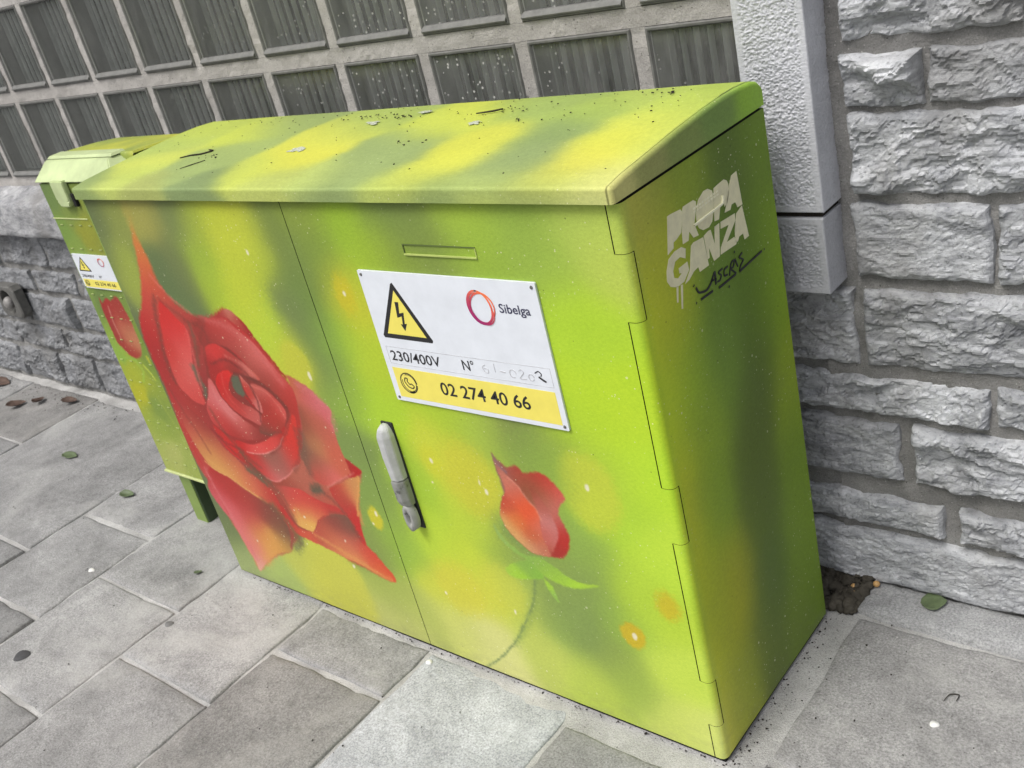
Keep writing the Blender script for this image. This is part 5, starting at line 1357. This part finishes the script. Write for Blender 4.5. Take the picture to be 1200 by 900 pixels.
# crumbs of dirt along the foot of the cabinet
sp = []
for i in range(260):
    t_ = r.random()
    if t_ < 0.7: x, y = r.uniform(-CW, 0), -abs(r.gauss(0, 0.003))
    else: x, y = abs(r.gauss(0, 0.007)), r.uniform(0, CD)
    s = r.choice([0.0007, 0.0009, 0.0012, 0.0018]); sp.append((x, y, 0.001 + s * 0.4, s, 0.6))
for i in range(110): sp.append((abs(r.gauss(0, 0.03)), r.uniform(0.02, 0.38), 0.0015, 0.0005 + 0.0016 * r.random() ** 3, 0.5))
for i in range(60): sp.append((r.uniform(0.06, 0.4), r.uniform(0.05, 0.40), 0.002, 0.0005 + 0.0016 * r.random() ** 3, 0.5))
for i in range(60): sp.append((r.uniform(-2.4, -0.2), r.uniform(-0.6, 0.1), 0.003, r.uniform(0.0008, 0.0022), 0.5))
for i in range(110): sp.append((r.uniform(-3.5, -2.5), 0.45 - abs(r.gauss(0, 0.05)), 0.002, r.uniform(0.001, 0.0028), 0.5))
blob_cluster('dirt_crumbs', sp, M['twig'], 'scattered dark crumbs of dirt on the paving and along the cabinet foot', 'dirt', 4)
# bits on the cabinet roof
sp = []
def roof_z(y): return float(np.interp(y, [0, 0.08, 0.15, 0.22, 0.27, 0.31, 0.35], [0.963, 0.9705, 0.9765, 0.9818, 0.9845, 0.9848, 0.9815]))
for i in range(150):
    x = r.uniform(-1.25, -0.02); y = r.choice([r.uniform(0.02, 0.34), r.uniform(0.2, 0.34)])
    s = r.choice([0.0009, 0.0012, 0.0016]); sp.append((x, y, roof_z(y) + s * 0.3, s, 0.5))
for (x, y, n_) in [(-0.62, 0.27, 9), (-0.36, 0.27, 12), (-0.30, 0.22, 6), (-0.12, 0.30, 10), (-0.98, 0.12, 10), (-0.50, 0.15, 7), (-0.70, 0.28, 14)]:
    for i in range(n_):
        xx = x + r.gauss(0, 0.022); yy = y + r.gauss(0, 0.008); s = r.uniform(0.0012, 0.0026); sp.append((xx, yy, roof_z(yy) + s * 0.2, s, 0.4))
blob_cluster('roof_debris', sp, M['twig'], 'dark crumbs and twig bits on top of the rose cabinet', 'debris', 6)
def twig(pts, rad, label):
    bm = bmesh.new(); p = catmull(np.array(pts, float), 5, False); ring = []
    for i, q in enumerate(p):
        t_ = p[min(i + 1, len(p) - 1)] - p[max(i - 1, 0)]; t_ = Vector(t_).normalized()
        a = t_.cross(Vector((0, 0, 1))).normalized(); b = t_.cross(a)
        rr = rad * (0.6 + 0.4 * math.sin(math.pi * i / (len(p) - 1)))
        ring.append([bm.verts.new(Vector(q) + a * rr * math.cos(k * math.pi / 3) + b * rr * math.sin(k * math.pi / 3)) for k in range(6)])
    for i in range(len(ring) - 1):
        for k in range(6): bm.faces.new((ring[i][k], ring[i][(k + 1) % 6], ring[i + 1][(k + 1) % 6], ring[i + 1][k]))
    bm.faces.new(ring[0]); bm.faces.new(ring[-1])
    tag(bm_obj('twig', bm, M['twig'], None, True), label, 'twig')
zt = lambda x, y: (x, y, roof_z(y) + 0.0015)
twig([zt(-1.08, 0.115), zt(-1.06, 0.125), zt(-1.03, 0.13), zt(-1.01, 0.145), zt(-1.03, 0.15)], 0.0016, 'crooked twig at the left end of the cabinet roof')
twig([zt(-1.01, 0.065), zt(-0.99, 0.085), zt(-0.975, 0.10)], 0.0009, 'short thin twig near the left front of the cabinet roof')
twig([zt(-0.43, 0.255), zt(-0.40, 0.262), zt(-0.385, 0.27)], 0.0016, 'short dark twig in the middle of the cabinet roof')
twig([(0.245, 0.262, 0.004), (0.249, 0.28, 0.004), (0.262, 0.285, 0.004), (0.262, 0.27, 0.004)], 0.0009, 'tiny curled twig on the right hand paving slab')
# bird droppings on the roof
for i, (x, y, s, lb) in enumerate([(-0.665, 0.245, 0.016, 'chalky bird dropping near the middle of the cabinet roof'), (-0.40, 0.215, 0.013, 'smeared bird dropping right of the middle of the cabinet roof'), (-0.745, 0.135, 0.017, 'pale bird dropping left of the middle of the cabinet roof'), (-0.58, 0.29, 0.015, 'faint bird dropping near the back edge of the cabinet roof')]):
    V, Q = [(x, y, roof_z(y) + 0.0012)], []
    n = 18; rr = random.Random(90 + i)
    for k in range(n):
        a = 2 * math.pi * k / n; q = s * rr.uniform(0.25, 1.15)
        px, py = x + 1.5 * q * math.cos(a), y + 0.7 * q * math.sin(a); V.append((px, py, roof_z(py) + 0.0004))
    Q = [(0, 1 + k, 1 + (k + 1) % n) for k in range(n)]
    tag(mesh_arr('bird_dropping', V, Q, M['dropping']), lb, 'dropping', 'droppings on the cabinet roof')
# berries
for x, y, z, s, lb in [(0.058, 0.470, 0.0245, 0.0062, 'small orange berry on the corner of the stone edging'), (0.022, 0.452, 0.022, 0.005, 'upper of two orange berries lying in the soil'), (0.030, 0.436, 0.020, 0.005, 'lower of two orange berries lying in the soil')]:
    bm = bmesh.new(); bmesh.ops.create_uvsphere(bm, u_segments=14, v_segments=9, radius=s, matrix=Matrix.Translation((x, y, z)) @ Matrix.Diagonal((1, 1.05, 0.92, 1)))
    bmesh.ops.create_cone(bm, segments=6, radius1=s * 0.25, radius2=s * 0.1, depth=s * 0.4, cap_ends=True, matrix=Matrix.Translation((x, y, z + s * 0.98)))
    tag(bm_obj('berry', bm, M['berry'], None, True), lb, 'berry', 'orange berries by the wall')
# chewing gum on the paving
def gum(x, y, a, b, rot, mat, label, seed):
    V, Q = [(x, y, 0.0052)], []
    n = 22; rr = random.Random(seed)
    ph = rr.uniform(0, 6)
    for ring, (q, z) in enumerate(((0.8, 0.0050), (1.0, 0.0016))):
        for k in range(n):
            t_ = 2 * math.pi * k / n; w = q * (1 + 0.08 * math.sin(3 * t_ + ph))
            px, py = a * w * math.cos(t_), b * w * math.sin(t_)
            V.append((x + px * math.cos(rot) - py * math.sin(rot), y + px * math.sin(rot) + py * math.cos(rot), z))
    F = [(0, 1 + k, 1 + (k + 1) % n) for k in range(n)]
    F += [(1 + k, 1 + n + k, 1 + (k + 1) % n) for k in range(n)] + [(1 + (k + 1) % n, 1 + n + k, 1 + n + (k + 1) % n) for k in range(n)]
    tag(mesh_arr('chewing_gum', V, F, mat), label, 'gum', 'chewing gum on the paving')
gum(-1.57, -0.435, 0.021, 0.018, 0.3, M['gum'], 'dark flattened gum spot on the slab at the far left front', 1)
gum(-1.30, -0.205, 0.012, 0.010, 0.3, mat_flat('grey_chewing_gum', (0.15, 0.15, 0.147), 0.8, var=0.2), 'faded grey gum spot in the middle of a slab left of the cabinet', 2)
gum(-1.72, -0.165, 0.010, 0.007, 0.3, M['gum_pale'], 'small white gum spot left of the slab joint', 3)
gum(0.248, 0.212, 0.0075, 0.006, 0.3, M['gum_pale'], 'small white gum spot on the dark slab right of the cabinet', 4)
gum(-0.63, -0.035, 0.007, 0.006, 0.3, M['gum_pale'], 'small pale gum spot close to the foot of the cabinet doors', 5)
